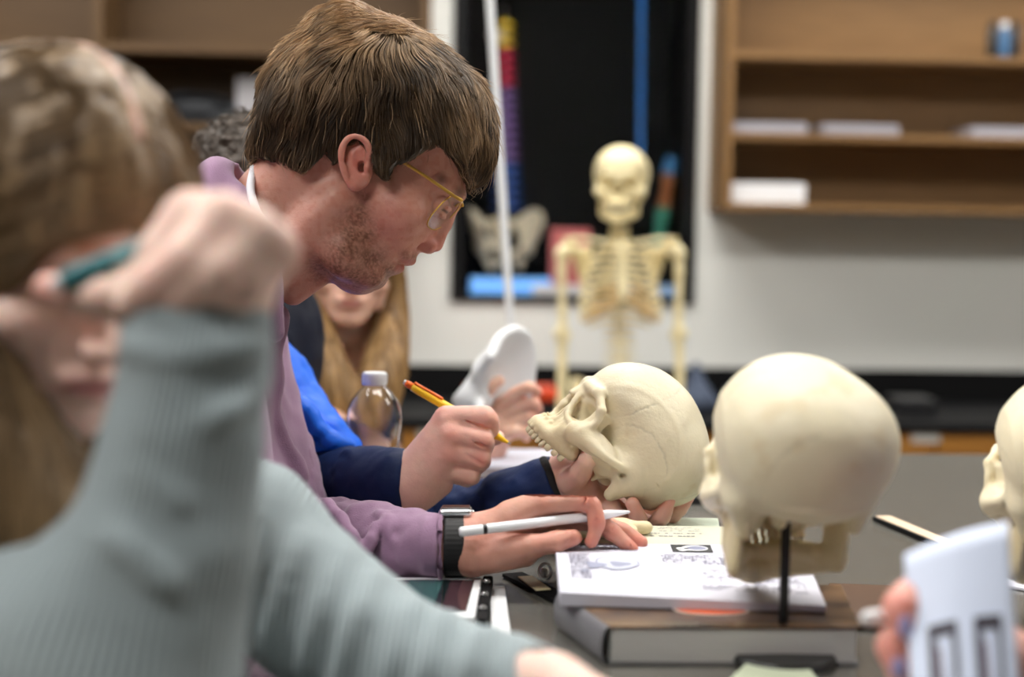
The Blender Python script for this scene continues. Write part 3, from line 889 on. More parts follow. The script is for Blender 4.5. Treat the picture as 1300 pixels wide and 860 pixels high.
def hip(name, R, pos, mt, parent, mirror=False, h=.004):
    if h not in _HIP: _HIP[h] = hip_vol(h).nets()
    V, Q = _HIP[h]; V = relax(V, Q, 2)
    if mirror: V = V * V3(-1, 1, 1); Q = Q[:, ::-1]
    return link(name, npmesh(name, V @ R + pos, Q, True, np.ones((len(V), 3))), mt, parent)


def sacrum(R, pos, mt, parent, h=.004):
    v = Vol((-.07, -.10, -.10), (.07, .02, .09), h)
    for i in range(5):
        z = .055 - i * .026; y = -.045 - .012 * i + .004 * i * i * .5; w = .052 - i * .010
        v.add(rbox((0, y, z), (w, .013 - i * .001, .0125), .008), .006)
    v.add(ell((0, -.032, .068), (.028, .020, .010)), .004)
    for i in range(4):
        for s_ in (-1, 1): v.cut(ell((s_ * (.020 - .003 * i), -.035 - .010 * i, .045 - i * .026), (.005, .012, .005)), .002)
    v.add(cone((0, -.072, -.072), (0, -.062, -.095), .010, .005), .004)
    V, Q = v.nets(); V = relax(V, Q, 1)
    return link('sacrum', npmesh('sacrum', V @ R + pos, Q, True, np.ones((len(V), 3))), mt, parent)


BW = mat('bone_white', srgb(238, 236, 226), .5, usecol=True)
BTAN = mat('bone_tan', srgb(214, 204, 180), .5, usecol=True)
# ---- things in the display case
RW = lambda yaw=0.: np.stack([V3(math.cos(TH + yaw), math.sin(TH + yaw), 0), V3(math.sin(TH + yaw), -math.cos(TH + yaw), 0), V3(0, 0, 1)])   # local x right, y toward the camera, z up
c = RP(640, 300, YI); zc_ = RP(640, 345, YI)[2]
pv = empty('pelvis_model', r2w((c[0], YI, CSZ)), 'cream model pelvis standing inside the display case', 'anatomical model')
cc = r2w((c[0] + .002, YI, RP(640, 303, YI)[2])); sc_ = .98
MB().tube([r2w((c[0], YI, CSZ)), cc - V3(0, 0, .07)], .012, 12).build('support_pole', BLKP, pv, sm=True)
for mi in (False, True): hip('hip_bone', RW(.25) * sc_, cc, BTAN, pv, mi)
sacrum(RW(.25) * sc_, cc, BTAN, pv)
SP = mat('spine_paint', (1, 1, 1), .45, usecol=True)
s0 = RP(641, 30, YI + .10); s1 = RP(644, 262, YI + .10)
sp = empty('spine_model', r2w((s1[0], YI + .10, CSZ)), 'tall spine model with yellow, red, purple and blue sections inside the display case', 'anatomical model')
nV = 20
for i in range(nV):
    q = i / (nV - 1.); z = s0[2] + (s1[2] - s0[2]) * q; x = s0[0] + (s1[0] - s0[0]) * q; y = YI + .10 + .02 * math.sin(q * 7)
    py = 30 + 232 * q
    col = srgb(226, 190, 40) if py < 62 else srgb(190, 40, 72) if py < 108 else srgb(120, 92, 150) if py < 205 else srgb(44, 84, 160)
    g = .018 + .012 * q; hh = (s0[2] - s1[2]) / nV
    mb = MB(); cw = r2w((x, y, z))
    mb.lathe([(0, -hh * .36), (g * .96, -hh * .36), (g, -hh * .3), (g * .86, 0), (g, hh * .3), (g * .96, hh * .36), (0, hh * .36)], 18, c=cw, col=col)
    R_ = RW()
    mb.box((-.005, -.055, -.006), (.005, -.015, .004), R_, cw, col); mb.box((-g * 1.7, -.022, -.004), (g * 1.7, -.014, .004), R_, cw, col)
    mb.build('vertebra', SP, sp, sm=False, bev=.0015, colr=True)
MB().tube([r2w((s0[0] - .002, YI + .12, s0[2] + .06)), r2w((s0[0] - .002, YI + .13, CSZ + .02))], .004, 8).build('rod', STEEL, sp, sm=True)
MB().lathe([(0, 0), (.07, 0), (.07, .008), (.02, .018), (.006, .02), (0, .02)], 32, c=r2w((s0[0], YI + .13, CSZ))).build('stand_base', WHP, sp, sm=True)
MB().lathe([(0, 0), (.022, .004), (.03, .02), (.022, .036), (0, .04)], 20, c=r2w((s0[0] - .028, YI + .10, RP(640, 48, YI)[2]))).build('skull_base_piece', BTAN, sp, sm=True)
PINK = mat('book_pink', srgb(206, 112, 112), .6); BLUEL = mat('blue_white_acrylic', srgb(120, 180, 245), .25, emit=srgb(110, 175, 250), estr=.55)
a = RP(700, 290, YI - .02); b = RP(748, 360, YI - .02)
tag(MB().box((a[0], YI - .02, CSZ), (b[0], YI + .01, a[2]), RZ).build('book', PINK, bev=.002), 'upright pink book in the display case behind the skeleton shoulder', 'book')
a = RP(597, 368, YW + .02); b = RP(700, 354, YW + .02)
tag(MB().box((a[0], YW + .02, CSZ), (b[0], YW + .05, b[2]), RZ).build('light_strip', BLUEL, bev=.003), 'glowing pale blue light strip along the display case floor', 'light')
a = RP(676, 380, YW + .012); b = RP(752, 362, YW + .012)
tag(MB().box((a[0], YW + .010, CSZ), (b[0], YW + .017, b[2]), RZ).build('caption_card', PAPER, bev=.001), 'white caption card standing at the front of the display case', 'card')
a = RP(786, 374, YW + .012); b = RP(835, 362, YW + .012)
tag(MB().box((a[0], YW + .010, CSZ), (b[0] + .1, YW + .017, b[2]), RZ).build('caption_card', mat('card_blue', srgb(150, 185, 225), .6), bev=.001), 'pale blue caption card in the display case behind the rib cage', 'card')
# leaning model, orange over teal
p0 = r2w(RP(838, 292, YI + .05)); p1 = r2w(RP(853, 200, YI + .05)); p0b = p0 + (p0 - p1) * .5
mb = MB(); L_ = [p1 + (p0b - p1) * q for q in np.linspace(0, 1, 14)]
for i in range(13):
    q = i / 12.; col = srgb(60, 120, 170) if q < .1 else srgb(150, 92, 50) if q < .42 else srgb(60, 140, 120)
    mb.tube([L_[i], L_[i + 1]], .020 + .004 * math.sin(i * 1.3), 12, col=col)
tl = tag(mb.build('muscle_model', SP, colr=True, sm=False), 'leaning brown and teal arm muscle model in the display case', 'anatomical model')
# string of small blue lights, each bead glowing faintly
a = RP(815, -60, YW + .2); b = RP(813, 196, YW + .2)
BLB = mat('blue_light_bead', srgb(60, 130, 210), .25, emit=srgb(40, 110, 190), estr=.08)
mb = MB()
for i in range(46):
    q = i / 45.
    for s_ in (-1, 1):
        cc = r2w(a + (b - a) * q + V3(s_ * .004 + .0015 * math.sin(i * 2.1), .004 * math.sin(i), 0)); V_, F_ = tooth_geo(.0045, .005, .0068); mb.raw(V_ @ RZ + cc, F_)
tag(mb.build('blue_light_string', BLB, sm=True), 'string of small blue lights hanging inside the display case above the skeleton', 'garland', kind='stuff')
# ------------------------------------------------------------------ teaching skeleton
DS = 3.95
sk = empty('skeleton_model', W(788, 300, DS) * V3(1, 1, 0) , 'cream full-size teaching skeleton standing in front of the display case', 'skeleton')
BY = BONEY


def bone(name, segs, k=.006, h=.004, flat=None, m=BY, parent=None, extra=None):
    """segs: list of (point, radius) chains in the lens frame"""
    pts = np.array([p for ch in segs for (p, r) in ch]); rm = max(r for ch in segs for (p, r) in ch)
    v = Vol(pts.min(0) - rm - 4 * h, pts.max(0) + rm + 4 * h, h)
    for ch in segs:
        if len(ch) == 1: v.add(ell(ch[0][0], ch[0][1]), k)
        else:
            for (a, ra), (b, rb) in zip(ch[:-1], ch[1:]): v.add(cone(a, b, ra, rb, flat), k)
    if extra: extra(v)
    return frommesh(name, v, m, parent or sk, paint=lambda V: np.ones((len(V), 3)))


def K(px, py, dz=0.): return C(px, py, DS) + V3(0, 0, dz)


skull(c2w(K(787, 243, -.02)), nrm(V3(-.14, -.04, -1) @ BASIS), V3(.02, 0, 1), .003, None, parent=sk, teeth='row', material=BY)
# spine
ys = []
y = 287.
sizes = [5.5] * 6 + [9.3] * 12 + [14.5] * 5
zoff = lambda y_: .020 + .075 * math.sin(min(1, max(0, (y_ - 285) / 150)) * PI) * .9 - .02 * sstep(430, 480, y_)
for i, s_ in enumerate(sizes):
    y += s_ * .5; c = K(788, y, zoff(y)); r = .013 + .012 * i / 22; hh = s_ / 481 * .36
    mb = MB(); cw = c2w(c); R_ = np.stack([RGT, -FWD, UPV]); R_[1] = np.cross(UPV, RGT) * -1
    mb.lathe([(0, -hh), (r * .97, -hh), (r, -hh * .8), (r * .85, 0), (r, hh * .8), (r * .97, hh), (0, hh)], 18, R=np.stack([RGT, FWD, UPV]), c=cw)
    A = np.stack([RGT, FWD, UPV])
    mb.box((-r * 1.9, r * .5, -.004), (r * 1.9, r * .9, .004), A, cw); mb.box((-.003, r * .8, -.012), (.003, r * 2.3, .002), A, cw)
    V_ = mb; o = V_.build('vertebra', BY, sk, bev=.0015, colr=True)
    y += s_ * .5
YL = y
# sternum
bone('sternum', [[(K(788, 316, -.062), .020), (K(788, 327, -.070), .014), (K(788, 345, -.080), .013), (K(788, 370, -.088), .014), (K(788, 380, -.090), .009), (K(788, 388, -.088), .005)]], flat=(V3(0, 0, 1), .4))
CARTL = mat('cartilage_tan', srgb(228, 196, 140), .5)
front = []
for i in range(12):
    q = i / 11.
    yb = 303 + 9.3 * i                                            # at the spine
    hw = np.interp(i, [0, 1, 2, 4, 7, 9, 11], [.042, .062, .078, .094, .106, .104, .088]); dp = np.interp(i, [0, 2, 5, 8, 11], [.05, .065, .078, .080, .06])
    drop = np.interp(i, [0, 3, 6, 9, 11], [10, 20, 27, 30, 24])   # px fall from back to front
    amax = [150, 150, 148, 146, 144, 140, 136, 128, 120, 110, 84, 64][i]
    zc_ = -.005 + zoff(yb) * .3
    for s_ in (-1, 1):
        P = []
        for a in np.linspace(8, amax, 16):
            ar = math.radians(a); x = math.sin(ar) * hw * (1 if a < 90 else 1); zz = zc_ + math.cos(ar) * dp
            P.append(C(788, yb + drop * (a / 150.) ** 1.2, DS) + V3(s_ * x, 0, zz))
        P = np.array(P); ro = [c2w(p) for p in P]
        MB().tube(ro, .0052, 8, up=UPV).build('rib', BY, sk, sm=True)
        if i < 10:
            e = P[-1]; tgt = K(788 + s_ * 5, min(322 + 8.2 * i, 382), -.082)
            mid = (e + tgt) / 2 + V3(s_ * .004, -.012 if i > 5 else -.003, -.012)
            MB().tube([c2w(p) for p in catmull(np.array([e, mid, tgt]), 5)], .0056, 8).build('costal_cartilage', CARTL if i > 4 else BY, sk, sm=True)
for s_ in (-1, 1):
    X = lambda px: 788 + s_ * (px)
    bone('clavicle', [[(K(X(7), 313, -.060), .009), (K(X(25), 309, -.060), .0065), (K(X(45), 304, -.030), .006), (K(X(62), 304, -.005), .008)]])

    def blade(v, X=X, s_=s_):
        a, b, c_ = K(X(60), 318, .05), K(X(36), 312, .075), K(X(44), 368, .085)
        for q in np.linspace(0, 1, 7): v.add(cone(a * (1 - q) + b * q, c_, .006, .005), .006)
        v.add(cone(K(X(38), 322, .090), K(X(66), 304, .045), .005, .007), .004); v.add(cone(K(X(66), 304, .045), K(X(70), 306, .01), .008, .007), .004)
        v.add(ell(K(X(62), 317, .03), .014), .005)
    bone('scapula', [[(K(X(60), 318, .05), .008), (K(X(30), 300, .095), .004)], [(K(X(44), 368, .085), .006), (K(X(72), 306, .0), .006)]] if False else [[(K(X(40), 322, .085), .006), (K(X(62), 316, .045), .008)], [(K(X(44), 372, .085), .005), (K(X(44), 360, .085), .005)], [(K(X(70), 303, .0), .006), (K(X(68), 304, .02), .006)]], extra=blade)
    bone('humerus', [[(K(X(69), 318, .01), .022), (K(X(74), 322, .01), .017), (K(X(75), 345, .01), .0115), (K(X(74), 395, .01), .010), (K(X(74), 420, .01), .015)], [(K(X(68), 426, .01), .012), (K(X(80), 425, .01), .013)]], k=.012)
    bone('ulna', [[(K(X(76), 420, .022), .012), (K(X(76), 436, .015), .010), (K(X(77), 480, .0), .0065), (K(X(79), 540, -.01), .0065)]], k=.008)
    bone('radius', [[(K(X(71), 431, .0), .010), (K(X(71), 440, .0), .006), (K(X(72), 490, -.01), .0068), (K(X(74), 540, -.02), .011)]], k=.008)
    v_ = [[(K(X(76), 548, -.015), .016), (K(X(76), 556, -.018), .016)]]
    for f in range(5):
        xx = 66 + f * 5.; L = [28, 48, 52, 49, 40][f]; y0_ = 560 if f else 552
        v_.append([(K(X(76 + (xx - 76) * .5), y0_, -.02), .005), (K(X(xx), y0_ + L * .4, -.022), .005), (K(X(xx), y0_ + L * .7, -.024), .0042), (K(X(xx), y0_ + L, -.026), .0035)])
    bone('hand', v_, k=.004)
# pelvis
cc = c2w(K(788, YL + 28, .02)); RS = np.stack([V3(1, 0, 0), V3(0, -1, 0), V3(0, 0, 1)])
for mi in (False, True): hip('hip_bone', RS * 1.02, cc, BY, sk, mi)
sacrum(RS, cc + V3(0, 0, .0), BY, sk)
pz = w2c(cc)[1]
for s_ in (-1, 1):
    hx = cc + V3(s_ * .095, 0, -.03); kn = V3(cc[0] + s_ * .075, cc[1], .44); an = V3(cc[0] + s_ * .075, cc[1] + .02, .075)
    cv = lambda p: w2c(p)
    bone('femur', [[(cv(hx), .022), (cv(hx + V3(s_ * .05, 0, -.03)), .016), (cv(hx + V3(s_ * .045, 0, -.08)), .014), (cv(kn + V3(s_ * .01, 0, .08)), .013), (cv(kn + V3(0, 0, .02)), .026)]], k=.012, h=.006)
    bone('tibia', [[(cv(kn + V3(0, 0, -.02)), .026), (cv(kn + V3(0, 0, -.08)), .014), (cv(an + V3(0, 0, .05)), .010), (cv(an), .017)]], k=.012, h=.006)
    bone('fibula', [[(cv(kn + V3(s_ * .035, .01, -.03)), .009), (cv(an + V3(s_ * .025, .01, .0)), .008)]], k=.008, h=.005)
    bone('foot', [[(cv(an + V3(0, .05, -.035)), .024), (cv(an + V3(0, -.03, -.03)), .020), (cv(an + V3(0, -.11, -.05)), .014)]] + [[(cv(an + V3(s_ * (q - 2) * .008, -.05, -.04)), .008), (cv(an + V3(s_ * (q - 2) * .015, -.15, -.058)), .006)] for q in range(5)], k=.008, h=.005)
bx, by = cc[0], cc[1] + .14
stn = MB().tube([V3(bx, by, .06), V3(bx, by, cc[2] - .03), V3(bx, by - .06, cc[2] - .01)], .011, 12).build('support_pole', STEEL, sk, sm=True)
mb = MB()
for q in range(5):
    a = q * 2 * PI / 5; mb.tube([V3(bx, by, .07), V3(bx + .27 * math.cos(a), by + .22 * math.sin(a), .055)], .014, 8)
mb.build('support_base', BLKP, sk, sm=True)
for q in range(5):
    a = q * 2 * PI / 5; p = V3(bx + .27 * math.cos(a), by + .22 * math.sin(a), .0255)
    MB().lathe([(0, -.01), (.022, -.01), (.025, -.006), (.025, .006), (.022, .01), (0, .01)], 18, R=np.stack([V3(0, 0, 1), V3(1, 0, 0), V3(0, 1, 0)]), c=p).build('caster', BLKP, sk, sm=True)
# ------------------------------------------------------------------ table and what lies on it
ZT = .90
TOPM = mat('grey_black_worktop', srgb(98, 96, 90), .22, spec=1.0, ior=1.8, var=.15, vsc=30)
tb = empty('lab_table', V3(.4, 1.5, 0), 'long dark glossy laboratory table the students lean on', 'table')
TX0, TX1, TY0, TY1 = -.15, 1.02, .52, 2.50
RBt = lambda n, lo, hi, m, bev=0, par=None: MB().box(lo, hi, RZ).build(n, m, par or tb, bev=bev)
RBt('table_top', (TX0, TY0, ZT - .032), (TX1, TY1, ZT), TOPM, .004)
RBt('apron', (TX0 + .05, TY0 + .05, ZT - .11), (TX1 - .05, TY1 - .05, ZT - .0325), WOODO)
for x in (TX0 + .04, TX1 - .10):
    for y in (TY0 + .04, (TY0 + TY1) / 2, TY1 - .10): RBt('leg', (x, y, 0), (x + .06, y + .06, ZT - .11), BLKP, .004)


def quad_slab(name, pts, z, th, m, parent=None, bev=.001, up=None, sub=None):
    """slab whose upper face has the four corners seen at pts on the level z"""
    P = [WZ(px, py, z) for px, py in pts]
    mb = MB().raw([p - V3(0, 0, th) for p in P] + P, [(3, 2, 1, 0), (4, 5, 6, 7), (0, 1, 5, 4), (1, 2, 6, 5), (2, 3, 7, 6), (3, 0, 4, 7)])
    o = mb.build(name, m, parent, bev=bev)
    me = o.data; bm_ = None
    return o, P


def lerp4(P, u, v): return (P[0] * (1 - u) + P[1] * u) * (1 - v) + (P[3] * (1 - u) + P[2] * u) * v


COV = mat('cover_brown', srgb(120, 92, 66), .25, var=1., vsc=26, col2=srgb(46, 34, 28), coat=.3)
PEDGE = mat('page_edges', srgb(206, 206, 202), .8, bump=.0006, bsc=60, bstretch=(1, 1, 60))
PWHT = mat('page_white', srgb(204, 204, 217), .7)
PCRM = mat('page_cream', srgb(206, 204, 184), .7)
INK = mat('ink_dark', srgb(46, 48, 50), .6); INKG = mat('ink_grey', srgb(140, 144, 166), .7); INKL = mat('ink_light', srgb(214, 216, 220), .7)
# thick textbook
z1_ = ZT + .034
tb1 = empty('textbook', WZ(940, 820, ZT), 'thick closed textbook with a brown and orange cover under the open book', 'book')
Q = [(774, 795), (1092, 796), (1068, 742), (712, 752)]
P = [WZ(x, y, z1_) for x, y in Q]
ctr = sum(P) / 4
inn = [p + (ctr - p) * .025 for p in P]
mb = MB().raw([V3(p[0], p[1], ZT + .003) for p in inn] + [V3(p[0], p[1], z1_ - .003) for p in inn], [(3, 2, 1, 0), (4, 5, 6, 7), (0, 1, 5, 4), (1, 2, 6, 5), (2, 3, 7, 6), (3, 0, 4, 7)])
mb.build('page_block', PEDGE, tb1)
for zz, nm in ((ZT + .003, 'back_cover'), (z1_, 'front_cover')):
    MB().raw([V3(p[0], p[1], zz - .0028) for p in P] + [V3(p[0], p[1], zz) for p in P], [(3, 2, 1, 0), (4, 5, 6, 7), (0, 1, 5, 4), (1, 2, 6, 5), (2, 3, 7, 6), (3, 0, 4, 7)]).build(nm, COV if nm == 'front_cover' else mat('cover_grey', srgb(120, 120, 122), .4), tb1, bev=.0008)
sp_ = MB(); a0, a1 = P[0], P[3]
V_ = []
for q in range(9):
    a = -PI / 2 + PI * q / 8; o_ = nrm(np.cross(a1 - a0, V3(0, 0, 1))) * -.007 * math.cos(a)
    V_ += [V3(a0[0], a0[1], ZT + .017 + .0165 * math.sin(a)) + o_, V3(a1[0], a1[1], ZT + .017 + .0165 * math.sin(a)) + o_]
sp_.raw(V_, [(2 * q, 2 * q + 1, 2 * q + 3, 2 * q + 2) for q in range(8)]).build('spine', mat('cover_grey2', srgb(112, 112, 116), .4), tb1, sm=True)
el = WZ(903, 775, z1_); mb = MB(); ring = [el + V3(.034 * math.cos(a), .020 * math.sin(a), .0004) for a in np.linspace(0, 2 * PI, 40)[:-1]]
mb.raw(ring, [tuple(range(39))]).build('cover_emblem', mat('emblem_cream', srgb(214, 200, 190), .4), tb1)
ring = [el + V3(.031 * math.cos(a), .017 * math.sin(a), .0007) for a in np.linspace(0, 2 * PI, 40)[:-1]]
MB().raw(ring, [tuple(range(39))]).build('cover_emblem', mat('emblem_orange', srgb(228, 104, 62), .4), tb1)

# open book on it: near page block, far page block, printed matter
z2_ = z1_ + .012
ob = empty('open_book', WZ(880, 760, z1_), 'open white anatomy book with black X-ray pictures, lying on the thick textbook', 'book')
N4 = [(711, 754), (1049, 761), (1012, 694), (704, 691)]
PN = [WZ(x, y, z2_) for x, y in N4]; PN[1] = WZ(1049, 771, z1_ + .006)
PF = [PN[3], PN[2], PN[2] + V3(.0, .082, .003), PN[3] + V3(-.0, .082, .003)]


def page_block(P, nm, m, bump):
    V_ = []; nu, nv = 24, 12
    for j in range(nv + 1):
        for i in range(nu + 1):
            u, v_ = i / nu, j / nv; p = lerp4(P, u, v_) + V3(0, 0, bump(u, v_)); V_.append(p)
    n1 = len(V_)
    for j in range(nv + 1):
        for i in range(nu + 1):
            p = lerp4(P, i / nu, j / nv); V_.append(V3(p[0], p[1], z1_ + .0012))
    Fs = []; w_ = nu + 1
    for j in range(nv):
        for i in range(nu):
            a = j * w_ + i; Fs.append((a, a + 1, a + w_ + 1, a + w_)); Fs.append((n1 + a, n1 + a + w_, n1 + a + w_ + 1, n1 + a + 1))
    rim = [i for i in range(nu)] + [j * w_ + nu for j in range(nv)] + [nv * w_ + nu - i for i in range(nu)] + [(nv - j) * w_ for j in range(nv)]
    for a, b in zip(rim, rim[1:] + rim[:1]): Fs.append((a, n1 + a, n1 + b, b))
    return MB().raw(V_, Fs).build(nm, m, ob, sm=False)


bN = lambda u, v_: .0045 * math.sin(PI * min(1, v_ * 1.1)) * (1 - .3 * u) + .001
page_block(PN, 'near_page', PWHT, bN)
bF = lambda u, v_: .0035 * math.sin(PI * v_) + .001
page_block(PF, 'far_page', PCRM, bF)


def printed(P, bf, u0, u1, v0, v1, nm, m, lift=.0004, par=None):
    V_ = []; n = 8
    for j in range(n + 1):
        for i in range(n + 1):
            u = u0 + (u1 - u0) * i / n; v_ = v0 + (v1 - v0) * j / n; V_.append(lerp4(P, u, v_) + V3(0, 0, bf(u, v_) + lift))
    return MB().raw(V_, [(j * (n + 1) + i, j * (n + 1) + i + 1, (j + 1) * (n + 1) + i + 1, (j + 1) * (n + 1) + i) for j in range(n) for i in range(n)]).build(nm, m, par or ob)


def oval(P, bf, uc, vc, ru, rv, nm, m, lift=.0007, n=22, wob=.0):
    V_ = []
    for q in range(n):
        a = 2 * PI * q / n; k_ = 1 + wob * math.sin(3 * a + 1)
        u = uc + ru * k_ * math.cos(a); v_ = vc + rv * k_ * math.sin(a); V_.append(lerp4(P, u, v_) + V3(0, 0, bf(u, v_) + lift))
    return MB().raw(V_, [tuple(range(n))]).build(nm, m, ob)


# black picture boxes with pale skull radiographs
for (u0, u1) in ((.475, .640), (.735, .895)):
    printed(PN, bN, u0, u1, .80, .985, 'picture', INK)
    um = (u0 + u1) / 2
    oval(PN, bN, um + .012, .90, .055, .066, 'picture', INKL, .0008)
    oval(PN, bN, um - .035, .87, .030, .045, 'picture', INKL, .0009, wob=.2)
    oval(PN, bN, um - .022, .885, .012, .016, 'picture', INK, .0011)
    oval(PN, bN, um - .050, .86, .007, .010, 'picture', INK, .0011)
    oval(PN, bN, um + .020, .90, .040, .045, 'picture', INKG, .0010)
# pencil drawing of a skull
oval(PN, bN, .235, .50, .088, .135, 'drawing', INKG, .0007, wob=.05); oval(PN, bN, .235, .50, .080, .118, 'drawing', mat('page_tint', srgb(190, 194, 210), .7), .0009, wob=.05)
oval(PN, bN, .150, .44, .040, .055, 'drawing', INKG, .0010, wob=.25); oval(PN, bN, .245, .47, .042, .05, 'drawing', INKG, .0011, wob=.2); oval(PN, bN, .105, .33, .016, .016, 'drawing', INKG, .001)
# columns of small print: each line a row of word-long dashes
rr = random.Random(5)
INKT = mat('ink_text', srgb(110, 110, 130), .7)


def textlines(P, bf, u0, u1, v0, v1, rows, hh=.011, dens=.8):
    mb = MB()
    for r_ in range(rows):
        v_ = v1 - (v1 - v0) * (r_ + .5) / rows; u = u0
        while u < u1:
            w_ = rr.uniform(.006, .018); w_ = min(w_, u1 - u)
            if rr.random() < dens:
                q = [lerp4(P, a, b) + V3(0, 0, bf(a, b) + .0006) for a, b in ((u, v_), (u + w_, v_), (u + w_, v_ + hh), (u, v_ + hh))]
                mb.raw(q, [(0, 1, 2, 3)])
            u += w_ + .004
    mb.build('printed_text', INKT, ob)


textlines(PN, bN, .02, .33, .80, .97, 9); textlines(PN, bN, .42, .97, .52, .74, 9, dens=.6); textlines(PN, bN, .05, .13, .2, .70, 20); textlines(PN, bN, .55, .95, .12, .44, 12, dens=.5)
textlines(PF, bF, .40, .62, .2, .8, 5, hh=.02, dens=.6)

# paper behind, lined, on a dark folder; mandible model on the book
zq = z2_ + .006
p = quad_slab('clipboard', [(792, 681), (1020, 681), (1010, 664), (800, 661)], ZT + .028, .02, BLKP); tag(p[0], 'black clipboard under the lined paper behind the open book', 'clipboard')
LINED = mat('paper_greenish', srgb(206, 214, 196), .8)
lp_, PP = quad_slab('lined_paper', [(845, 679), (915, 680), (912, 658), (843, 657)], ZT + .0335, .004, LINED)
tag(lp_, 'pale green lined writing paper lying behind the open book', 'paper')
mb = MB()
for r_ in range(9):
    q0 = lerp4(PP, .03, .08 + r_ * .1); q1 = lerp4(PP, .97, .08 + r_ * .1)
    mb.raw([q0 + V3(0, 0, .0004), q1 + V3(0, 0, .0004), q1 + V3(0, .0012, .0004), q0 + V3(0, .0012, .0004)], [(0, 1, 2, 3)])
mb.build('ruled_lines', mat('ink_green', srgb(130, 160, 140), .7), lp_)
m0 = WZ(772, 683, z2_ + .003); mc = w2c(m0)
bmv = Vol(mc - V3(.09, .02, .06), mc + V3(.09, .06, .06), .0018)
for a_, b_, ra, rb in (((-.050, .010, -.02), (.0, .013, .0), .009, .013), ((.0, .013, .0), (.050, .012, .010), .013, .009), ((.045, .020, .010), (.062, .036, .014), .010, .006), ((-.050, .010, -.02), (-.066, .010, -.03), .009, .006), ((.0, .013, .0), (.008, .032, .004), .010, .005), ((.02, .014, .0), (.03, .010, -.02), .010, .008))[:2] + (((-.050, .010, -.02), (-.066, .010, -.03), .009, .006), ((.02, .014, .0), (.03, .010, -.02), .010, .008)): bmv.add(cone(mc + V3(*a_) * .8, mc + V3(*b_) * .8, ra * .75, rb * .75), .008)
bmv.disp(lambda P: noise(P, 60, 3, 2) * .002, .02)
tag(frommesh('bone_model', bmv, BONE, origin=m0, paint=lambda V: np.ones((len(V), 3)) * V3(.97, .92, .78)), 'small cream jaw bone piece lying on the open book under the stylus hand', 'anatomical model')

# tablet with its case, strip, strap
tz = ZT + .016
tab = empty('tablet', WZ(560, 760, ZT), 'white-bezelled tablet with a dark screen lying under the mauve sleeve', 'tablet')
quad_slab('tablet_body', [(400, 783), (603, 783), (612, 733), (440, 733)], tz, .010, WHP, tab, .002)
SCRN = mat('tablet_screen', (.012, .02, .022), .08, coat=.5)
quad_slab('screen', [(418, 776), (592, 776), (602, 736.5), (452, 736.5)], tz + .0006, .0005, SCRN, tab, 0)
quad_slab('screen_picture', [(500, 775), (548, 775), (563, 737), (520, 737)], tz + .0009, .0002, mat('screen_teal', srgb(50, 84, 84), .15), tab, 0)
quad_slab('screen_picture', [(560, 775), (590, 775), (600, 737), (572, 737)], tz + .0009, .0002, mat('screen_mauve', srgb(66, 46, 52), .15), tab, 0)
cs, P = quad_slab('tablet_case', [(604, 786), (618, 786), (626, 731), (613, 731)], tz - .001, .013, BLKM, tab, .002)
for q in (.2, .5, .8):
    c = lerp4(P, .5, q); MB().lathe([(.0025, -.002), (.004, 0), (.0025, .002)], 12, c=c + V3(0, 0, .002)).build('rivet', STEEL, tab, sm=True)
o, _ = quad_slab('ruler', [(624, 812), (650, 812), (641, 744), (622, 744)], ZT + .006, .0055, WHP, bev=.001); tag(o, 'short white plastic strip lying right of the tablet', 'ruler')
KH = empty('key_lanyard', WZ(692, 745, ZT), 'black lanyard strap with a metal clip lying left of the open book', 'lanyard')
MB().box((-.012, -.075, 0), (.012, .075, .004), axes(V3(.9, .42, 0), V3(-.42, .9, 0)), WZ(690, 752, ZT + .001)).build('strap', BLKM, KH, bev=.001)
c = WZ(692, 716, ZT + .03)
MB().tube([c + V3(.006 * math.cos(a), .003 * math.sin(a), .007 * math.sin(a) - .008) for a in np.linspace(0, 2 * PI, 24)], .0016, 8).build('metal_clip', STEEL, KH, sm=True)
MB().lathe([(0, 0), (.004, 0), (.005, .003), (.004, .010), (0, .012)], 16, c=WZ(690, 735, ZT + .004)).build('metal_swivel', STEEL, KH, sm=True)
MB().box((-.008, -.03, 0), (.008, .03, .002), axes(V3(.95, .3, 0), V3(-.3, .95, 0)), WZ(678, 742, ZT + .006)).build('tag', mat('tag_tan', srgb(200, 186, 150), .6), KH, bev=.001)

# papers, phone and books in the middle distance
for (pts, z, th_, m, nm, lab, ct_) in (
        ([(596, 592), (735, 594), (716, 571), (606, 569)], ZT + .012, .011, PWHT, 'open_book', 'open white book lying beyond the yellow pen tip', 'book'),
        ([(598, 606), (668, 608), (662, 596), (604, 594)], ZT + .02, .018, mat('book_dark', srgb(88, 78, 82), .5), 'textbook', 'closed grey book lying in front of the distant open book', 'book'),
        ([(868, 612), (905, 612), (905, 582), (872, 582)], ZT + .008, .007, PWHT, 'loose_paper', 'white loose paper lying behind the held skull', 'paper'),
        ([(858, 632), (922, 632), (905, 622), (862, 622)], ZT + .01, .009, BLKP, 'phone', 'black phone lying on the table right of the held skull', 'phone'),
        ([(1200, 730), (1330, 752), (1330, 742), (1210, 724)], ZT + .004, .0035, PWHT, 'loose_paper', 'white paper strip lying behind the held card', 'paper')):
    o, _ = quad_slab(nm, pts, z, th_, m, bev=.001); tag(o, lab, ct_)
a = WZ(1120, 656, ZT + .008); b = WZ(1212, 694, ZT + .008); u = nrm(b - a); n_ = np.cross(V3(0, 0, 1), u)
rl = empty('ruler', (a + b) / 2 - V3(0, 0, .008), 'pale wooden ruler with a black edge lying beside the stand skull', 'ruler')
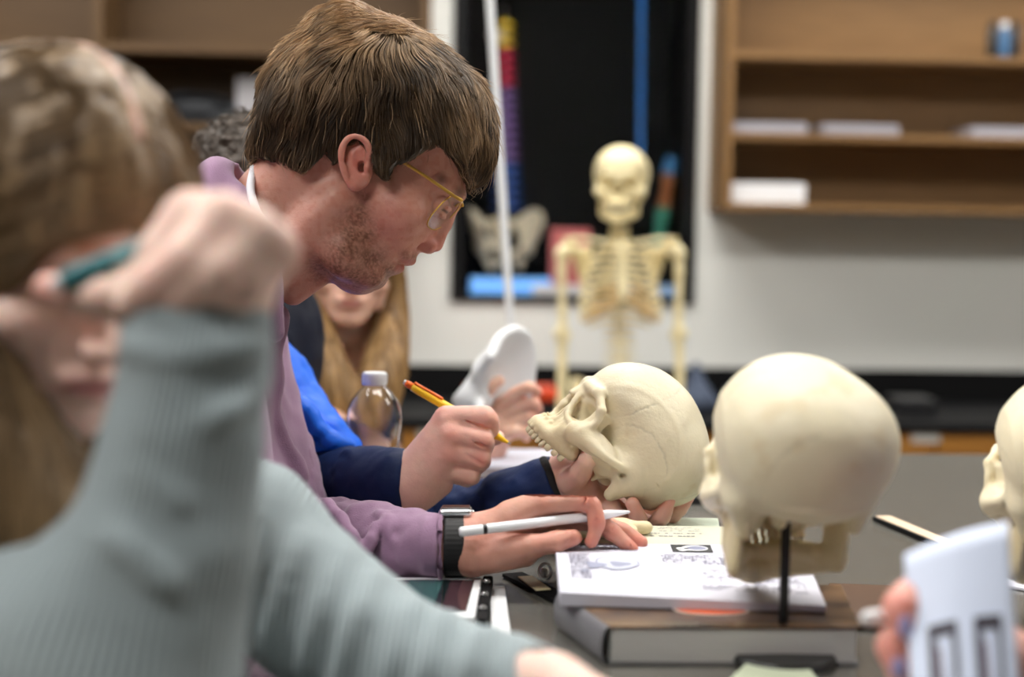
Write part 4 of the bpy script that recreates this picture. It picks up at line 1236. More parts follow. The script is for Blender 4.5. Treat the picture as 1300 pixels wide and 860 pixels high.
MB().box((-.01, -.004, 0), (np.linalg.norm(b - a) + .2, .016, .006), np.stack([u, n_, V3(0, 0, 1)]), a - V3(0, 0, .007)).build('wood_strip', mat('pale_wood', srgb(226, 200, 172), .5), rl, bev=.0006)
MB().box((-.01, -.0085, 0), (np.linalg.norm(b - a) + .2, -.0045, .005), np.stack([u, n_, V3(0, 0, 1)]), a - V3(0, 0, .007)).build('black_edge', BLKM, rl)
o, _ = quad_slab('wooden_board', [(1060, 792), (1178, 797), (1160, 744), (1052, 740)], ZT + .006, .0055, mat('brown_board', srgb(84, 58, 38), .4, var=.2, vsc=14, bstretch=(1, 10, 1)), bev=.002)
tag(o, 'dark brown wooden board lying on the table right of the books', 'board')

# water bottle
def bottle(pos, s=1.):
    r = empty('water_bottle', pos, 'clear plastic water bottle with a white cap beyond the yellow pen', 'bottle')
    PET = mat('clear_plastic', (.97, .98, 1), .03, trans=1, ior=1.35, spec=.5)
    prof = [(0, .002), (.024, .0), (.033, .006), (.0345, .02)]
    for i in range(6): z = .028 + i * .013; prof += [(.0345, z), (.0325, z + .0045), (.0345, z + .009)]
    prof += [(.034, .110), (.0365, .122), (.0372, .134), (.036, .146), (.030, .160), (.021, .171), (.0145, .177), (.0135, .181)]
    pin = [(max(a - .0009, 0), b + (.001 if a < .03 and b < .01 else 0)) for a, b in prof][::-1]
    PR = np.array(prof) ; pr = [tuple(p) for p in np.vstack([PR, np.array(pin)]) * s]
    MB().lathe(pr, 40, c=pos).build('bottle_body', PET, r, sm=True)
    cp = [(0, .1785), (.0165, .1785), (.0168, .181), (.0168, .193), (.0155, .1955), (0, .1955)]
    o = MB().lathe([(a * s, b * s) for a, b in cp], 48, c=pos).build('cap', WHP, r, bev=.0004)
    mb = MB()
    for q in range(40):
        a = 2 * PI * q / 40; R_ = axes(V3(math.cos(a), math.sin(a), 0)); mb.box((.0166 * s, -.0005, .182 * s), (.0173 * s, .0005, .1925 * s), np.stack([V3(math.cos(a), math.sin(a), 0), V3(-math.sin(a), math.cos(a), 0), V3(0, 0, 1)]), pos)
    mb.build('cap_grip', WHP, o)
    return r


bp = WZ(474, 655, ZT)
bd = (bp - CAMP) @ FWD
bottle(bp, (651 - 468) / 1900 * bd / .1955 * 1.0)

# stand skulls
s1 = skull(W(1012, 629, 1.26), nrm(V3(-.22, .06, .95) @ BASIS), V3(.0, .02, 1), .0013, 'cream model skull seen from behind on a thin black rod', scale=1.02)
s2 = skull(W(1368, 640, 1.36), nrm(V3(-.12, .06, .95) @ BASIS), V3(0, 0, 1), .0022, 'cream model skull standing above and behind the held white card', scale=1.02, teeth='row')
for (px, py, d, lab) in ((997, 700, 1.275, 'black rod stand with a round pale base carrying the skull beside the books'), (1380, 700, 1.36, 'black rod stand carrying the skull behind the held card')):
    top = W(px, py, d); st = empty('skull_stand', V3(top[0], top[1], ZT), lab, 'stand')
    MB().tube([V3(top[0], top[1], ZT + .008), top + V3(0, 0, .06)], .0042, 12).build('rod', BLKP, st, sm=True)
    MB().lathe([(0, 0), (.044, 0), (.046, .004), (.043, .009), (0, .010)], 40, c=V3(top[0], top[1], ZT + .0002)).build('base', mat('stand_base_black', (.02, .02, .02), .4), st, sm=False, bev=.001)
o, _ = quad_slab('mouse_pad', [(925, 862), (1042, 866), (1025, 843), (950, 838)], ZT + .006, .005, mat('pale_green', srgb(196, 206, 180), .7), bev=.002); tag(o, 'pale green note pad at the foot of the black rod stand', 'note pad'); o.name = 'note_pad'

# held skull
_f = V3(-.643, .766, 0) @ BASIS; _u = V3(.766, .643, 0) @ BASIS
skull(W(782, 589, 1.72), nrm(_f - .20 * FWD), _u, .0013, 'cream model skull without jaw, held up on an open palm', jaw=False)
# ------------------------------------------------------------------ people: shared tools
def SKIN(name, c, **k): return mat(name, c, .47, usecol=True, sss=.25, sssr=(1, .35, .18), ssscale=.006, bump=.0003, bsc=420, **k)


def joinVQ(L):
    V = []; Q = []; c = []; n = 0
    for v, q, k in L:
        V.append(v); Q.append(q + n); c.append(k); n += len(v)
    return np.concatenate(V), np.concatenate(Q), np.concatenate(c)


def volVQ(v, paint=None, rel=1):
    V, Q = v.nets(); V = relax(V, Q, rel); c = paint(V) if paint else np.ones((len(V), 3))
    return V, Q, c


def finish(name, L, m, parent, rib=None):
    V, Q, c = joinVQ(L)
    w = c2w(V); me = npmesh(name, w, Q[:, ::1], True, c)
    # the lens frame is left-handed against the world: turn faces outwards
    me.flip_normals()
    if rib is not None:
        a = me.attributes.new('rib', 'FLOAT', 'POINT'); a.data.foreach_set('value', np.concatenate(rib).astype(np.float32))
    return link(name, me, m, parent)


def vol_for(pts, r, h):
    pts = np.asarray(pts, float); return Vol(pts.min(0) - r, pts.max(0) + r, h)


def symz(p, z0):
    lo, hi, f = p; lo = lo.copy(); hi = hi.copy(); m = max(abs(lo[2] - z0), abs(hi[2] - z0)); lo[2] = z0 - m; hi[2] = z0 + m
    return lo, hi, (lambda X, Y, Z: f(X, Y, z0 - np.abs(Z - z0)))      # features are given on the near side (smaller Z)


def tri(v, P):                                 # trilinear look-up of a Vol
    G = (P - v.lo) / v.h; G = np.clip(G, 0, np.array(v.n) - 1.001); i = G.astype(int); f = G - i; r = 0
    for dx in (0, 1):
        for dy in (0, 1):
            for dz in (0, 1):
                w = (f[:, 0] if dx else 1 - f[:, 0]) * (f[:, 1] if dy else 1 - f[:, 1]) * (f[:, 2] if dz else 1 - f[:, 2])
                r = r + w * v.F[i[:, 0] + dx, i[:, 1] + dy, i[:, 2] + dz]
    return r


def grad(v, P, e=None):
    e = e or v.h
    g = np.stack([tri(v, P + e * np.eye(3)[i]) - tri(v, P - e * np.eye(3)[i]) for i in range(3)], 1)
    return g / (np.linalg.norm(g, axis=1, keepdims=True) + 1e-9)


def flow_hair(v, seeds, dirfn, steps, step, lift0, lift1, wav=0., seed=1, stiff=.35, gather=0.):
    """walk each seed over the surface of v; lift rises from lift0 to lift1 (arrays or numbers)"""
    n = len(seeds); P = seeds.copy(); out = []; rs = np.random.RandomState(seed)
    L0 = np.ones(n) * lift0; L1 = np.ones(n) * lift1; D = None
    st = np.ones(n) * step
    for k in range(steps):
        g = grad(v, P); d = tri(v, P); q = k / (steps - 1.)
        tgt = L0 + (L1 - L0) * q ** 1.3
        P = P - g * np.clip(d - tgt, -.006, .006)[:, None]
        out.append(P.copy())
        t = dirfn(P, q); t = t - g * (t * g).sum(1, keepdims=True)
        if wav: t = t + wav * np.stack([noise(P, 60, seed + 11), noise(P, 60, seed + 21), noise(P, 60, seed + 31)], 1)
        t /= np.linalg.norm(t, axis=1, keepdims=True) + 1e-9
        D = t if D is None else D * stiff + t * (1 - stiff)
        D /= np.linalg.norm(D, axis=1, keepdims=True) + 1e-9
        P = P + D * st[:, None]
    return np.stack(out, 1)


def surf_points(V, Q, n, seed=0, mask=None):
    rs = np.random.RandomState(seed); c = V[Q].mean(1)
    a = np.linalg.norm(np.cross(V[Q[:, 2]] - V[Q[:, 0]], V[Q[:, 3]] - V[Q[:, 1]]), axis=1)
    if mask is not None: a = a * mask(c)
    i = rs.choice(len(Q), n, p=a / a.sum()); u = rs.rand(n, 1); w = rs.rand(n, 1)
    return V[Q[i, 0]] * (1 - u) * (1 - w) + V[Q[i, 1]] * u * (1 - w) + V[Q[i, 2]] * u * w + V[Q[i, 3]] * (1 - u) * w


def limb_u(V, A, B, ref):                      # girth coordinate about an axis, metres
    ax = nrm(B - A); r = nrm(ref - ax * (ref @ ax)); w = np.cross(ax, r); P = V - A
    return np.arctan2(P @ w, P @ r)


def finger(v, P, R, k=.004, n=3):
    chain(v, P, R, k, n)
    for i in range(1, len(P) - 1): v.add(ell(P[i], R[i] * 1.07), .003)


# ---- general head in its own frame: x forward, y to its left, z up, origin between the ears
HPROF = [(.086, .095), (.094, .060), (.096, .038), (.0905, .020), (.092, .0), (.0935, -.030), (.097, -.040), (.0985, -.0455), (.0945, -.050), (.0975, -.056), (.092, -.064), (.094, -.076), (.090, -.090), (.076, -.097),
         (.055, -.088), (.030, -.078), (.012, -.085), (.010, -.150), (-.075, -.150), (-.070, -.080), (-.078, -.030), (-.098, .010), (-.104, .055), (-.092, .095), (-.055, .122), (.0, .134), (.050, .125)]


def head_vol(h, blink=.3):
    v = Vol((-.115, -.095, -.15), (.125, .095, .145), h)

    def Wf(U, Z):
        w = .074 + 0 * U + 0 * Z
        w = w - .020 * sstep(-.02, -.095, Z) * sstep(-.02, .05, U) - .012 * sstep(.03, .09, U)
        w = w - .018 * sstep(-.03, -.09, Z) * sstep(.03, -.03, U)
        return w
    inflate(v, HPROF, (0, 2, 1), 0., Wf, lambda U, Z: .058 - .012 * sstep(-.03, -.09, Z) + 0 * U, soft=.006, smooth_pts=3)
    S = lambda p, k: v.add(sym(p), k)
    S(ell((.066, .048, -.018), (.020, .018, .016)), .014); S(ell((.030, .054, -.055), (.022, .012, .02)), .014)
    S(cone((.092, .012, .034), (.080, .046, .034), .008, .006), .010)
    v.cut(sym(ell((.098, .033, .012), (.014, .018, .012))), .010)
    S(ell((.0765, .033, .010), .0128), .002)
    S(cone((.086, .020, .016), (.084, .046, .014), .0030, .0026), .004)
    v.add(cone((.095, 0, .022), (.116, 0, -.018), .006, .0085), .008); S(ell((.104, .0115, -.022), (.010, .0065, .0065)), .005)
    v.cut(sym(ell((.106, .006, -.029), (.004, .003, .004))), .002)
    v.add(cone((.093, -.018, -.046), (.093, .018, -.046), .005, .005), .005); v.add(ell((.094, 0, -.044), (.008, .018, .0045)), .004); v.add(ell((.093, 0, -.054), (.008, .015, .005)), .004)
    v.cut(rbox((.104, 0, -.0492), (.012, .020, .0006), .0005), .0015)
    ear = [(.006, .075, -.004), (.010, .078, .018), (.004, .083, .032), (-.010, .086, .032), (-.019, .085, .018), (-.016, .081, -.006), (-.006, .077, -.024), (.002, .075, -.022)]
    S(ell((-.004, .076, .006), (.014, .006, .026)), .003)
    _cs(v, ear, [.003] * 8, .003, 3)
    v.cut(sym(ell((.0, .084, .004), (.006, .006, .010))), .003)
    return v


_HD = {}


def head_VQ(h=.0022):
    if h not in _HD:
        V, Q = head_vol(h).nets(); V = relax(V, Q, 1)
        c = np.ones((len(V), 3))
        lip = np.exp(-(((V[:, 1]) / .021) ** 4)) * sstep(.0085, .0045, np.abs(V[:, 2] + .0492)) * (V[:, 0] > .082)
        c = c * (1 - lip[:, None] * V3(.16, .42, .36))
        ear = sstep(.072, .080, np.abs(V[:, 1])) ; c = c * (1 - ear[:, None] * V3(.02, .18, .18))
        brow = np.exp(-((V[:, 2] - .040) / .005) ** 2) * sstep(.06, .075, V[:, 0]) * sstep(.008, .014, np.abs(V[:, 1])) * sstep(.056, .048, np.abs(V[:, 1]))
        c = c * (1 - brow[:, None] * V3(.35, .5, .6))
        lash = np.exp(-((V[:, 2] - .006) / .0022) ** 2) * sstep(.075, .082, V[:, 0]) * sstep(.016, .02, np.abs(V[:, 1])) * sstep(.050, .046, np.abs(V[:, 1]))
        c = c * (1 - lash[:, None] * V3(.6, .7, .75))
        _HD[h] = (V, Q, c)
    return _HD[h]


def place_head(pos, fwd, up, scale=1.0):       # lens-frame placement -> list entry; pos between the ears
    V, Q, c = head_VQ(); x = nrm(fwd); z = nrm(up - x * (x @ up)); y = -np.cross(z, x)   # left-handed frame
    R = np.stack([x, y, z]) * scale
    return V @ R + pos, Q[:, ::-1], c, R


def to_head(P, pos, R):
    s2 = (R[0] @ R[0]); return (P - pos) @ R.T / s2


def hand_vol(v, wrist, wr, mcps, k=.010, rp=.012, thumbroot=None):
    for m_ in mcps: v.add(cone(wrist, m_, wr, rp), k)
    for a, b in zip(mcps[:-1], mcps[1:]): v.add(cone(a, b, rp, rp), k)
    if thumbroot is not None: v.add(cone(wrist, thumbroot, wr * .9, rp * 1.1), k)


def skin_paint(pts, rad=.012, base=None):
    """redder knuckles and finger tips, pale nails: pts = list of (point, radius, rgb multiplier)"""
    def f(V):
        c = np.ones((len(V), 3)); c *= (1 + .05 * noise(V, 90, 3, 2))[:, None] * V3(1, 1, 1)
        b = np.clip(noise(V, 35, 6, 2) * 1.6, -1, 1)[:, None]; c *= 1 - b * V3(.0, .06, .05)
        for p, r, m_ in pts:
            w = np.exp(-(np.linalg.norm(V - p, axis=1) / r) ** 2)[:, None]; c *= 1 - w * (1 - np.array(m_))
        return c
    return f


RED_ = (1.0, .74, .72); NAIL = (1.08, 1.0, 1.0)
# ================================================================== the man in the mauve hoodie
D0 = 1.65; S0 = F_PX / D0
SKM = SKIN('skin_man', srgb(200, 145, 127)); HAIRM = mat('hair_brown', srgb(158, 134, 108), .42, usecol=True, spec=.4)
man = empty('person', W(200, 700, 1.7) * V3(1, 1, 0) + V3(0, 0, ZT - .35), 'man in a mauve hoodie and thin gold glasses, head bowed, writing with a white stylus', 'person')
px2 = lambda L, d=D0: [tuple(C(x, y, d)[:2]) for x, y in L]


def idw(ctrl, d=D0, p=2.5, s=1.0):             # smooth field from (px,py,value)
    pts = [(C(x, y, d)[:2], w) for x, y, w in ctrl]

    def f(U, Vv):
        n = 0; t = 0
        for q, w in pts:
            k = 1 / (((U - q[0]) ** 2 + (Vv - q[1]) ** 2) + 1e-4) ** (p / 2); n = n + k * w; t = t + k
        return n / t
    return f


h = .0015
a = C(255, 420, D0); b = C(650, 0, D0)
v = Vol((a[0], a[1], D0 - .098), (b[0], b[1], D0 + .098), h)
HP = px2([(331, 200), (330, 150), (345, 105), (370, 68), (410, 42), (455, 32), (510, 47), (555, 74), (590, 114), (606, 152), (607, 188), (599, 215), (590, 237), (583, 249), (574, 261), (566, 279), (549, 305), (534, 320),
          (529.5, 325), (526, 333), (517, 336.5), (509.5, 334.8), (510.8, 340), (506, 347.5), (497, 350), (491, 354), (487, 360), (478.5, 366.5), (466.5, 373.5), (451, 374.5), (436, 369), (423, 359), (408, 352), (385, 363), (362, 372), (330, 384), (300, 410), (262, 410), (262, 300), (300, 235)])
inflate(v, HP, (0, 1, 2), D0, idw([(450, 120, .076), (360, 140, .074), (570, 170, .064), (580, 235, .052), (500, 260, .066), (535, 300, .050), (505, 335, .046), (465, 360, .040), (440, 320, .062), (400, 330, .062), (360, 290, .060), (300, 380, .075)]),
        idw([(450, 120, .070), (570, 170, .052), (580, 235, .040), (500, 260, .052), (535, 300, .032), (505, 335, .026), (465, 360, .030), (440, 320, .046), (360, 290, .056), (300, 380, .06)]), soft=.005, smooth_pts=3)
N_ = lambda px, py, dz=0.: C(px, py, D0 - dz)       # dz toward the lens
SZ = lambda p: symz(p, D0)
v.add(SZ(ell(N_(512, 272, .050), (.024, .020, .018))), .014)                 # cheek bone
v.add(SZ(ell(N_(432, 318, .052), (.022, .020, .014))), .016)                 # jaw angle
v.add(SZ(cone(N_(470, 350, .030), N_(438, 335, .050), .012, .014)), .014)
v.add(SZ(cone(N_(583, 246, .010), N_(556, 232, .045), .007, .006)), .008)    # brow ridge
v.cut(SZ(ell(N_(566, 266, .032), (.013, .013, .013))), .009)                  # socket
v.add(SZ(ell(N_(557, 262, .0315), .0122)), .0015)
fdir = nrm(V3(86, -56, 0)); udir = nrm(V3(56, 86, 0))                        # face forward / up in the picture plane
ey = N_(557, 262, .0315)
v.add(SZ(cone(ey + fdir * .0105 + udir * .004 + V3(0, 0, .010), ey + fdir * .0095 + udir * .003 + V3(0, 0, -.011), .0028, .0024)), .003)   # upper lid fold
v.add(SZ(cone(ey + fdir * .0105 - udir * .007 + V3(0, 0, .008), ey + fdir * .0085 - udir * .006 + V3(0, 0, -.010), .0028, .0022)), .004)
# nose
v.add(cone(N_(578, 258), N_(565, 284), .0062, .0072), .008); v.add(cone(N_(564, 281), N_(551.5, 309), .0080, .0098), .006)
v.add(SZ(ell(N_(543, 312, .0105), (.0095, .0085, .0062))), .005)
v.cut(SZ(ell(N_(544.5, 321.5, .0065), (.0052, .0034, .0032))), .0015)
v.cut(SZ(ell(N_(528, 308, .018), (.004, .010, .003), axes(V3(.6, .8, 0), V3(-.8, .6, 0)))), .006)
# lips
v.add(SZ(cone(N_(521.5, 331.5, .0), N_(508, 331.5, .017), .0050, .0030)), .004); v.add(SZ(cone(N_(507.5, 340.5, .0), N_(500, 337, .016), .0052, .0028)), .004)
v.cut(SZ(cone(N_(519, 337, -.002), N_(500, 334.5, .021), .0011, .0008)), .0018)
# ear, on the near side and mirrored
EZ = .0745
E_ = lambda px, py, dz=0.: N_(px, py, EZ + dz)
v.add(SZ(ell(E_(453, 207, .0), (.0175, .0285, .007), axes(V3(.99, .12, 0), V3(-.12, .99, 0)))), .004)
EAR = [(467, 203), (468.5, 190), (463, 179), (452, 173.5), (441, 177), (434.5, 189), (434, 203), (437, 217), (442, 229), (450, 236)]
PR = catmull(np.array([list(E_(x, y, .004 + .008 * math.sin(PI * min(1, i / 8)))) + [.0033] for i, (x, y) in enumerate(EAR)]), 4)
for i in range(len(PR) - 1): v.add(SZ(cone(PR[i, :3], PR[i + 1, :3], PR[i, 3], PR[i + 1, 3])), .0015)
v.add(SZ(ell(E_(451, 233, .001), (.0075, .0085, .0045))), .004)
v.cut(SZ(ell(E_(456, 207, .011), (.0100, .0150, .0065), axes(V3(.97, .22, 0), V3(-.22, .97, 0)))), .003)
v.cut(SZ(cone(E_(450, 182, .010), E_(440, 205, .010), .0030, .0030)), .0025)
v.add(SZ(cone(E_(460, 186, .003), E_(448, 196, .004), .0030, .0034)), .002); v.add(SZ(cone(E_(448, 196, .004), E_(447, 216, .002), .0034, .0034)), .002)
v.cut(SZ(ell(E_(459, 212, .004), (.0040, .0065, .012))), .002)
v.add(SZ(ell(E_(466, 213, .005), (.0036, .0055, .004))), .002)
# neck muscle, throat
v.add(SZ(cone(N_(425, 255, .058), N_(330, 350, .050), .013, .020)), .02)
v.add(cone(N_(400, 352, .004), N_(372, 372, .004), .014, .014), .012)
v.disp(lambda P: noise(P, 160, 2, 2) * .00025 + noise(P, 40, 5) * .0006, .012)
headM = v
BR = [N_(584, 244, q) for q in (.012, .025, .040)] + [N_(560, 228, .050)]


def paint_head(V):
    c = np.ones((len(V), 3)); px = V[:, 0] / V[:, 2] * F_PX + 650; py = 430 - V[:, 1] / V[:, 2] * F_PX
    near = np.abs(V[:, 2] - D0); pxo = V[:, 0] / (D0 - near) * F_PX + 650; pyo = 430 - V[:, 1] / (D0 - near) * F_PX
    c *= 1 - (np.clip(noise(V, 30, 6, 3) * 1.5, -1, 1)[:, None]) * V3(.0, .06, .05)
    # beard shadow
    P = [(462, 300, 22), (440, 318, 30), (428, 340, 28), (452, 352, 26), (476, 355, 20), (492, 345, 14), (408, 340, 20), (500, 352, 12), (455, 280, 22), (446, 300, 26), (458, 270, 15), (462, 250, 10), (515, 325, 8), (526, 326, 6), (470, 330, 22)]
    b = np.zeros(len(V))
    for x, y, r in P: b = np.maximum(b, np.exp(-(((pxo - x) ** 2 + (pyo - y) ** 2) / r ** 2)) * (1 if r > 12 else .7))
    st = np.clip(noise(V, 520, 4, 2) * 1.3 + .55, 0, 1); b = b * (.45 + .55 * st)
    c *= 1 - b[:, None] * V3(.74, .79, .85)
    lip = np.maximum(np.exp(-(((pxo - 518) / 9) ** 2 + ((pyo - 333) / 4.2) ** 2)), np.exp(-(((pxo - 507) / 8) ** 2 + ((pyo - 341) / 4) ** 2))) * (near < .024)
    c *= 1 - np.clip(lip * 1.3, 0, 1)[:, None] * V3(.08, .36, .30)
    e = np.exp(-(((pxo - 452) / 24) ** 2 + ((pyo - 205) / 36) ** 2)) * sstep(.066, .076, near); c *= 1 - e[:, None] * V3(-.04, .22, .20)
    n_ = np.exp(-(((pxo - 554) / 16) ** 2 + ((pyo - 312) / 16) ** 2)); c *= 1 - n_[:, None] * V3(.0, .16, .14)
    ch = np.exp(-(((pxo - 505) / 40) ** 2 + ((pyo - 285) / 30) ** 2)); c *= 1 - ch[:, None] * V3(.0, .10, .08)
    for p, r in ((ey + fdir * .0118 - udir * .001, .0028),):
        Q_ = V - p; Q_[:, 2] = np.maximum(np.abs(V[:, 2] - D0) - .0315, 0) * 0 + (np.abs(np.abs(V[:, 2] - D0) - .0315) > .0115) * .02
        w = np.exp(-((Q_ @ udir) / .0016) ** 2) * (Q_ @ fdir > -.006) * (Q_[:, 2] < .01); c *= 1 - (w * .75)[:, None]
    for p in BR:
        w = np.exp(-(np.hypot(V[:, 0] - p[0], V[:, 1] - p[1]) / .0065) ** 2) * np.exp(-((near - (D0 - p[2])) / .010) ** 2); c *= 1 - (w * .55)[:, None]
    f_ = sstep(.55, .75, noise(V, 210, 12) * .5 + .5); c *= 1 - f_[:, None] * V3(.05, .14, .16)
    return c


Lb = [volVQ(v, paint_head)]
# ---- his left hand with the stylus: forearm, wrist, hand (fine) joined to arm and trunk (coarse)
HD_ = 1.515
H = lambda px, py, dz=0.: C(px, py, HD_ - dz)
wr = H(588, 692, 0); 
pts = [H(540, 640), H(830, 735), H(700, 690, .07), H(700, 690, -.07)]
v = vol_for(pts, .01, .0015)
v.add(cone(H(550, 693), wr, .0245, .0265, (V3(0, 0, 1), .95)), .01)
m_i = H(684, 641, .012); m_m = H(694, 652, -.008); m_r = H(692, 668, -.026); m_p = H(684, 684, -.040)
for m_, r0 in ((m_i, .0115), (m_m, .0125), (m_r, .012), (m_p, .011)): v.add(cone(wr + V3(.004, .003, 0), m_, .0235, r0), .010)
v.add(cone(H(600, 706, .010), H(664, 700, .016), .0205, .0165), .012)
finger(v, [m_i, H(744, 637, .020), H(757, 662, .024), H(751, 688, .024)], [.0115, .0098, .0082, .0066])
finger(v, [m_m, H(745, 652, .0), H(776, 675, .006), H(802, 697, .008)], [.012, .0098, .0085, .0066])
finger(v, [m_r, H(752, 662, -.020), H(790, 675, -.018), H(814, 689, -.012)], [.0115, .0095, .0082, .0064])
finger(v, [m_p, H(728, 684, -.036), H(752, 700, -.032), H(770, 703, -.028)], [.010, .0085, .0075, .006])
finger(v, [H(628, 704, .022), H(676, 694, .030), H(706, 688, .030), H(728, 683, .028)], [.0165, .0118, .0105, .0082], k=.008)
v.add(cone(H(650, 655, .006), m_i, .016, .0115), .008)
tn = H(720, 680, .038)
v.add(ell(tn, (.0062, .0050, .0010), axes(V3(1, .15, -.2), V3(.1, .9, .4))), .0006)
v.add(ell(H(752.5, 684, .0315), (.0042, .0058, .0010)), .0005); v.add(ell(H(797, 690, .0155), (.0055, .0042, .0010), axes(V3(.7, -.6, -.2), V3(.6, .7, .3))), .0005)
v.disp(lambda P: noise(P, 190, 3, 2) * .0003 + noise(P, 60, 8) * .0005, .01)
for x, y, dz in ((744, 633, .028), (742, 640, .030), (757, 660, .032), (779, 671, .015)): v.cut(ell(H(x, y, dz), (.0045, .0006, .002), axes(V3(.5, .85, 0), V3(-.85, .5, 0))), .001)
Lb.append(volVQ(v, skin_paint([(H(744, 637, .026), .012, RED_), (H(757, 664, .03), .010, RED_), (H(751, 690, .03), .009, RED_), (H(802, 697, .01), .012, RED_), (H(812, 690, -.01), .010, RED_), (H(726, 683, .03), .010, RED_), (tn, .005, (1.1, 1.2, 1.2)), (H(776, 675, .01), .009, RED_), (H(690, 640, .02), .012, (1, .86, .85))])))
handM = v
# trunk and upper arms under the cloth
SHf, SHn = C(265, 330, 1.84), C(235, 345, 1.47)
ELf = C(372, 706, 1.74); ELn = C(300, 790, 1.42)
v = vol_for([SHf, SHn, ELf, ELn, C(60, 900, 1.66), C(560, 690, 1.6)], .13, .006)
v.add(cone(C(292, 330, D0), C(240, 430, D0 + .0), .050, .060), .0); v.add(cone(C(205, 440, D0), C(120, 800, D0), .10, .115, (V3(0, 0, 1), 1)), .03)
for a, b in ((SHf, ELf), (SHn, ELn)): v.add(cone(C(220, 420, D0), a, .05, .045), .02); v.add(cone(a, b, .050, .036), .02)
v.add(cone(ELf, H(560, 692), .034, .0245), .01); v.add(cone(ELn, C(430, 850, 1.33), .034, .026), .01)
v.add(cone(C(430, 850, 1.33), C(480, 862, 1.31), .024, .018), .01)
for k_ in (-1, 1): v.add(cone(C(130, 800, D0), C(330, 1010, D0 + .12 * k_), .085, .062), .04); v.add(cone(C(330, 1010, D0 + .12 * k_), C(300, 1290, D0 + .12 * k_), .06, .04), .02)
Lb.append(volVQ(v))
finish('body', Lb, SKM, man)

# ---- hair: cap grown from the skull, clipped at the hairline, then strands laid over it
A_ = px2([(319, 200), (321, 173), (330, 145), (335, 106), (346, 84), (363, 61), (388, 37), (400, 22), (420, 11), (441, 6), (461, 12), (480, 22), (503, 29), (524, 37), (546, 49), (568, 66), (589, 86), (609, 106), (622, 130), (628, 157), (629, 188), (624, 212), (612, 232), (598, 238), (570, 262), (520, 300), (430, 310), (350, 260)])
B_ = px2([(310, 206), (319, 150), (330, 95), (360, 50), (400, 5), (450, -5), (530, 20), (610, 90), (640, 160), (638, 210), (618, 238), (600, 236), (592, 222), (584, 208), (573, 196), (566, 187), (553, 182), (532, 191), (514, 202), (500, 206), (492, 222), (480, 216), (476, 196), (468, 184), (452, 177), (438, 182), (430, 192), (424, 203), (412, 194), (398, 205), (384, 214), (364, 208), (342, 199), (322, 196)])


def bil(A, v, s_):                              # 2-D field sampled on scaled coordinates
    u = np.clip((v.ax[0] * s_ - v.ax[0][0]) / v.h, 0, A.shape[0] - 1.001); w = np.clip((v.ax[1] * s_ - v.ax[1][0]) / v.h, 0, A.shape[1] - 1.001)
    # the near side stands closer, so the traced outline is shrunk toward the axis there
    u = np.clip((v.ax[0] * s_ - v.ax[0][0]) / v.h, 0, A.shape[0] - 1.001)
    i, j = u.astype(int), w.astype(int); f, g = (u - i)[:, None], (w - j)[None, :]
    return A[np.ix_(i, j)] * (1 - f) * (1 - g) + A[np.ix_(i + 1, j)] * f * (1 - g) + A[np.ix_(i, j + 1)] * (1 - f) * g + A[np.ix_(i + 1, j + 1)] * f * g


h = .002
v = Vol((C(300, 0, D0)[0], C(0, 330, D0)[1], D0 - .105), (C(652, 0, D0)[0], C(0, -12, D0)[1], D0 + .105), h)
inflate(v, A_, (0, 1, 2), D0, idw([(450, 120, .0865), (360, 140, .084), (570, 130, .080), (600, 200, .070), (360, 200, .066), (520, 200, .079)]), idw([(450, 120, .072), (600, 170, .056), (340, 180, .045)]), soft=.006, smooth_pts=3)
Ua = v.ax[0][:, None]; Va = v.ax[1][None, :]; dB = poly_sd(catmull(np.vstack([B_, B_[:1]]), 3)[:-1], Ua, Va)
G = np.stack([-bil(dB, v, D0 / (D0 - abs(z_ - D0))) for z_ in v.ax[2]], 2); kk = .006; hh = np.clip(.5 + .5 * (G - v.F) / kk, 0, 1); v.F = (v.F * (1 - hh) + G * hh + kk * hh * (1 - hh)).astype(np.float32)
hv0 = Vol(v.lo, v.lo + (v.n - 1) * h, h); hv0.F = v.F.copy()
CR = C(506, 16, D0 + .06)


HAIRCAP = mat('hair_under', srgb(84, 68, 50), .8, usecol=True, spec=.1)


def hdir(P, q):
    px = P[:, 0] / P[:, 2] * F_PX + 650; py = 430 - P[:, 1] / P[:, 2] * F_PX
    r = P - CR; r = r / (np.linalg.norm(r, axis=1, keepdims=True) + 1e-6)
    t = sstep(20, 130, py)
    dwn = np.stack([-.22 + .45 * sstep(400, 600, px), -np.ones(len(P)), 0 * px], 1)
    fr = np.stack([.15 + 0 * px, -np.ones(len(P)), 0 * px], 1)
    top = np.stack([np.tanh((px - 495) / 30.), np.where(px < 495, -.35, -.12), 0 * px], 1) + .7 * r
    wc = np.exp(-(np.linalg.norm(P - (CR - V3(0, 0, .02)), axis=1) / .032) ** 2)[:, None]; top = top * (1 - wc) + V3(-1, .05, -.5) * wc * 1.6
    w = sstep(470, 560, px) * sstep(60, 150, py)
    d = top * (1 - t)[:, None] + (dwn * .8 + .5 * r) * t[:, None]
    return d * (1 - w)[:, None] + (fr + r * .45) * w[:, None]


def clump(P):
    g = noise(P * V3(1, 1, .7), 120, 4, 2); return g


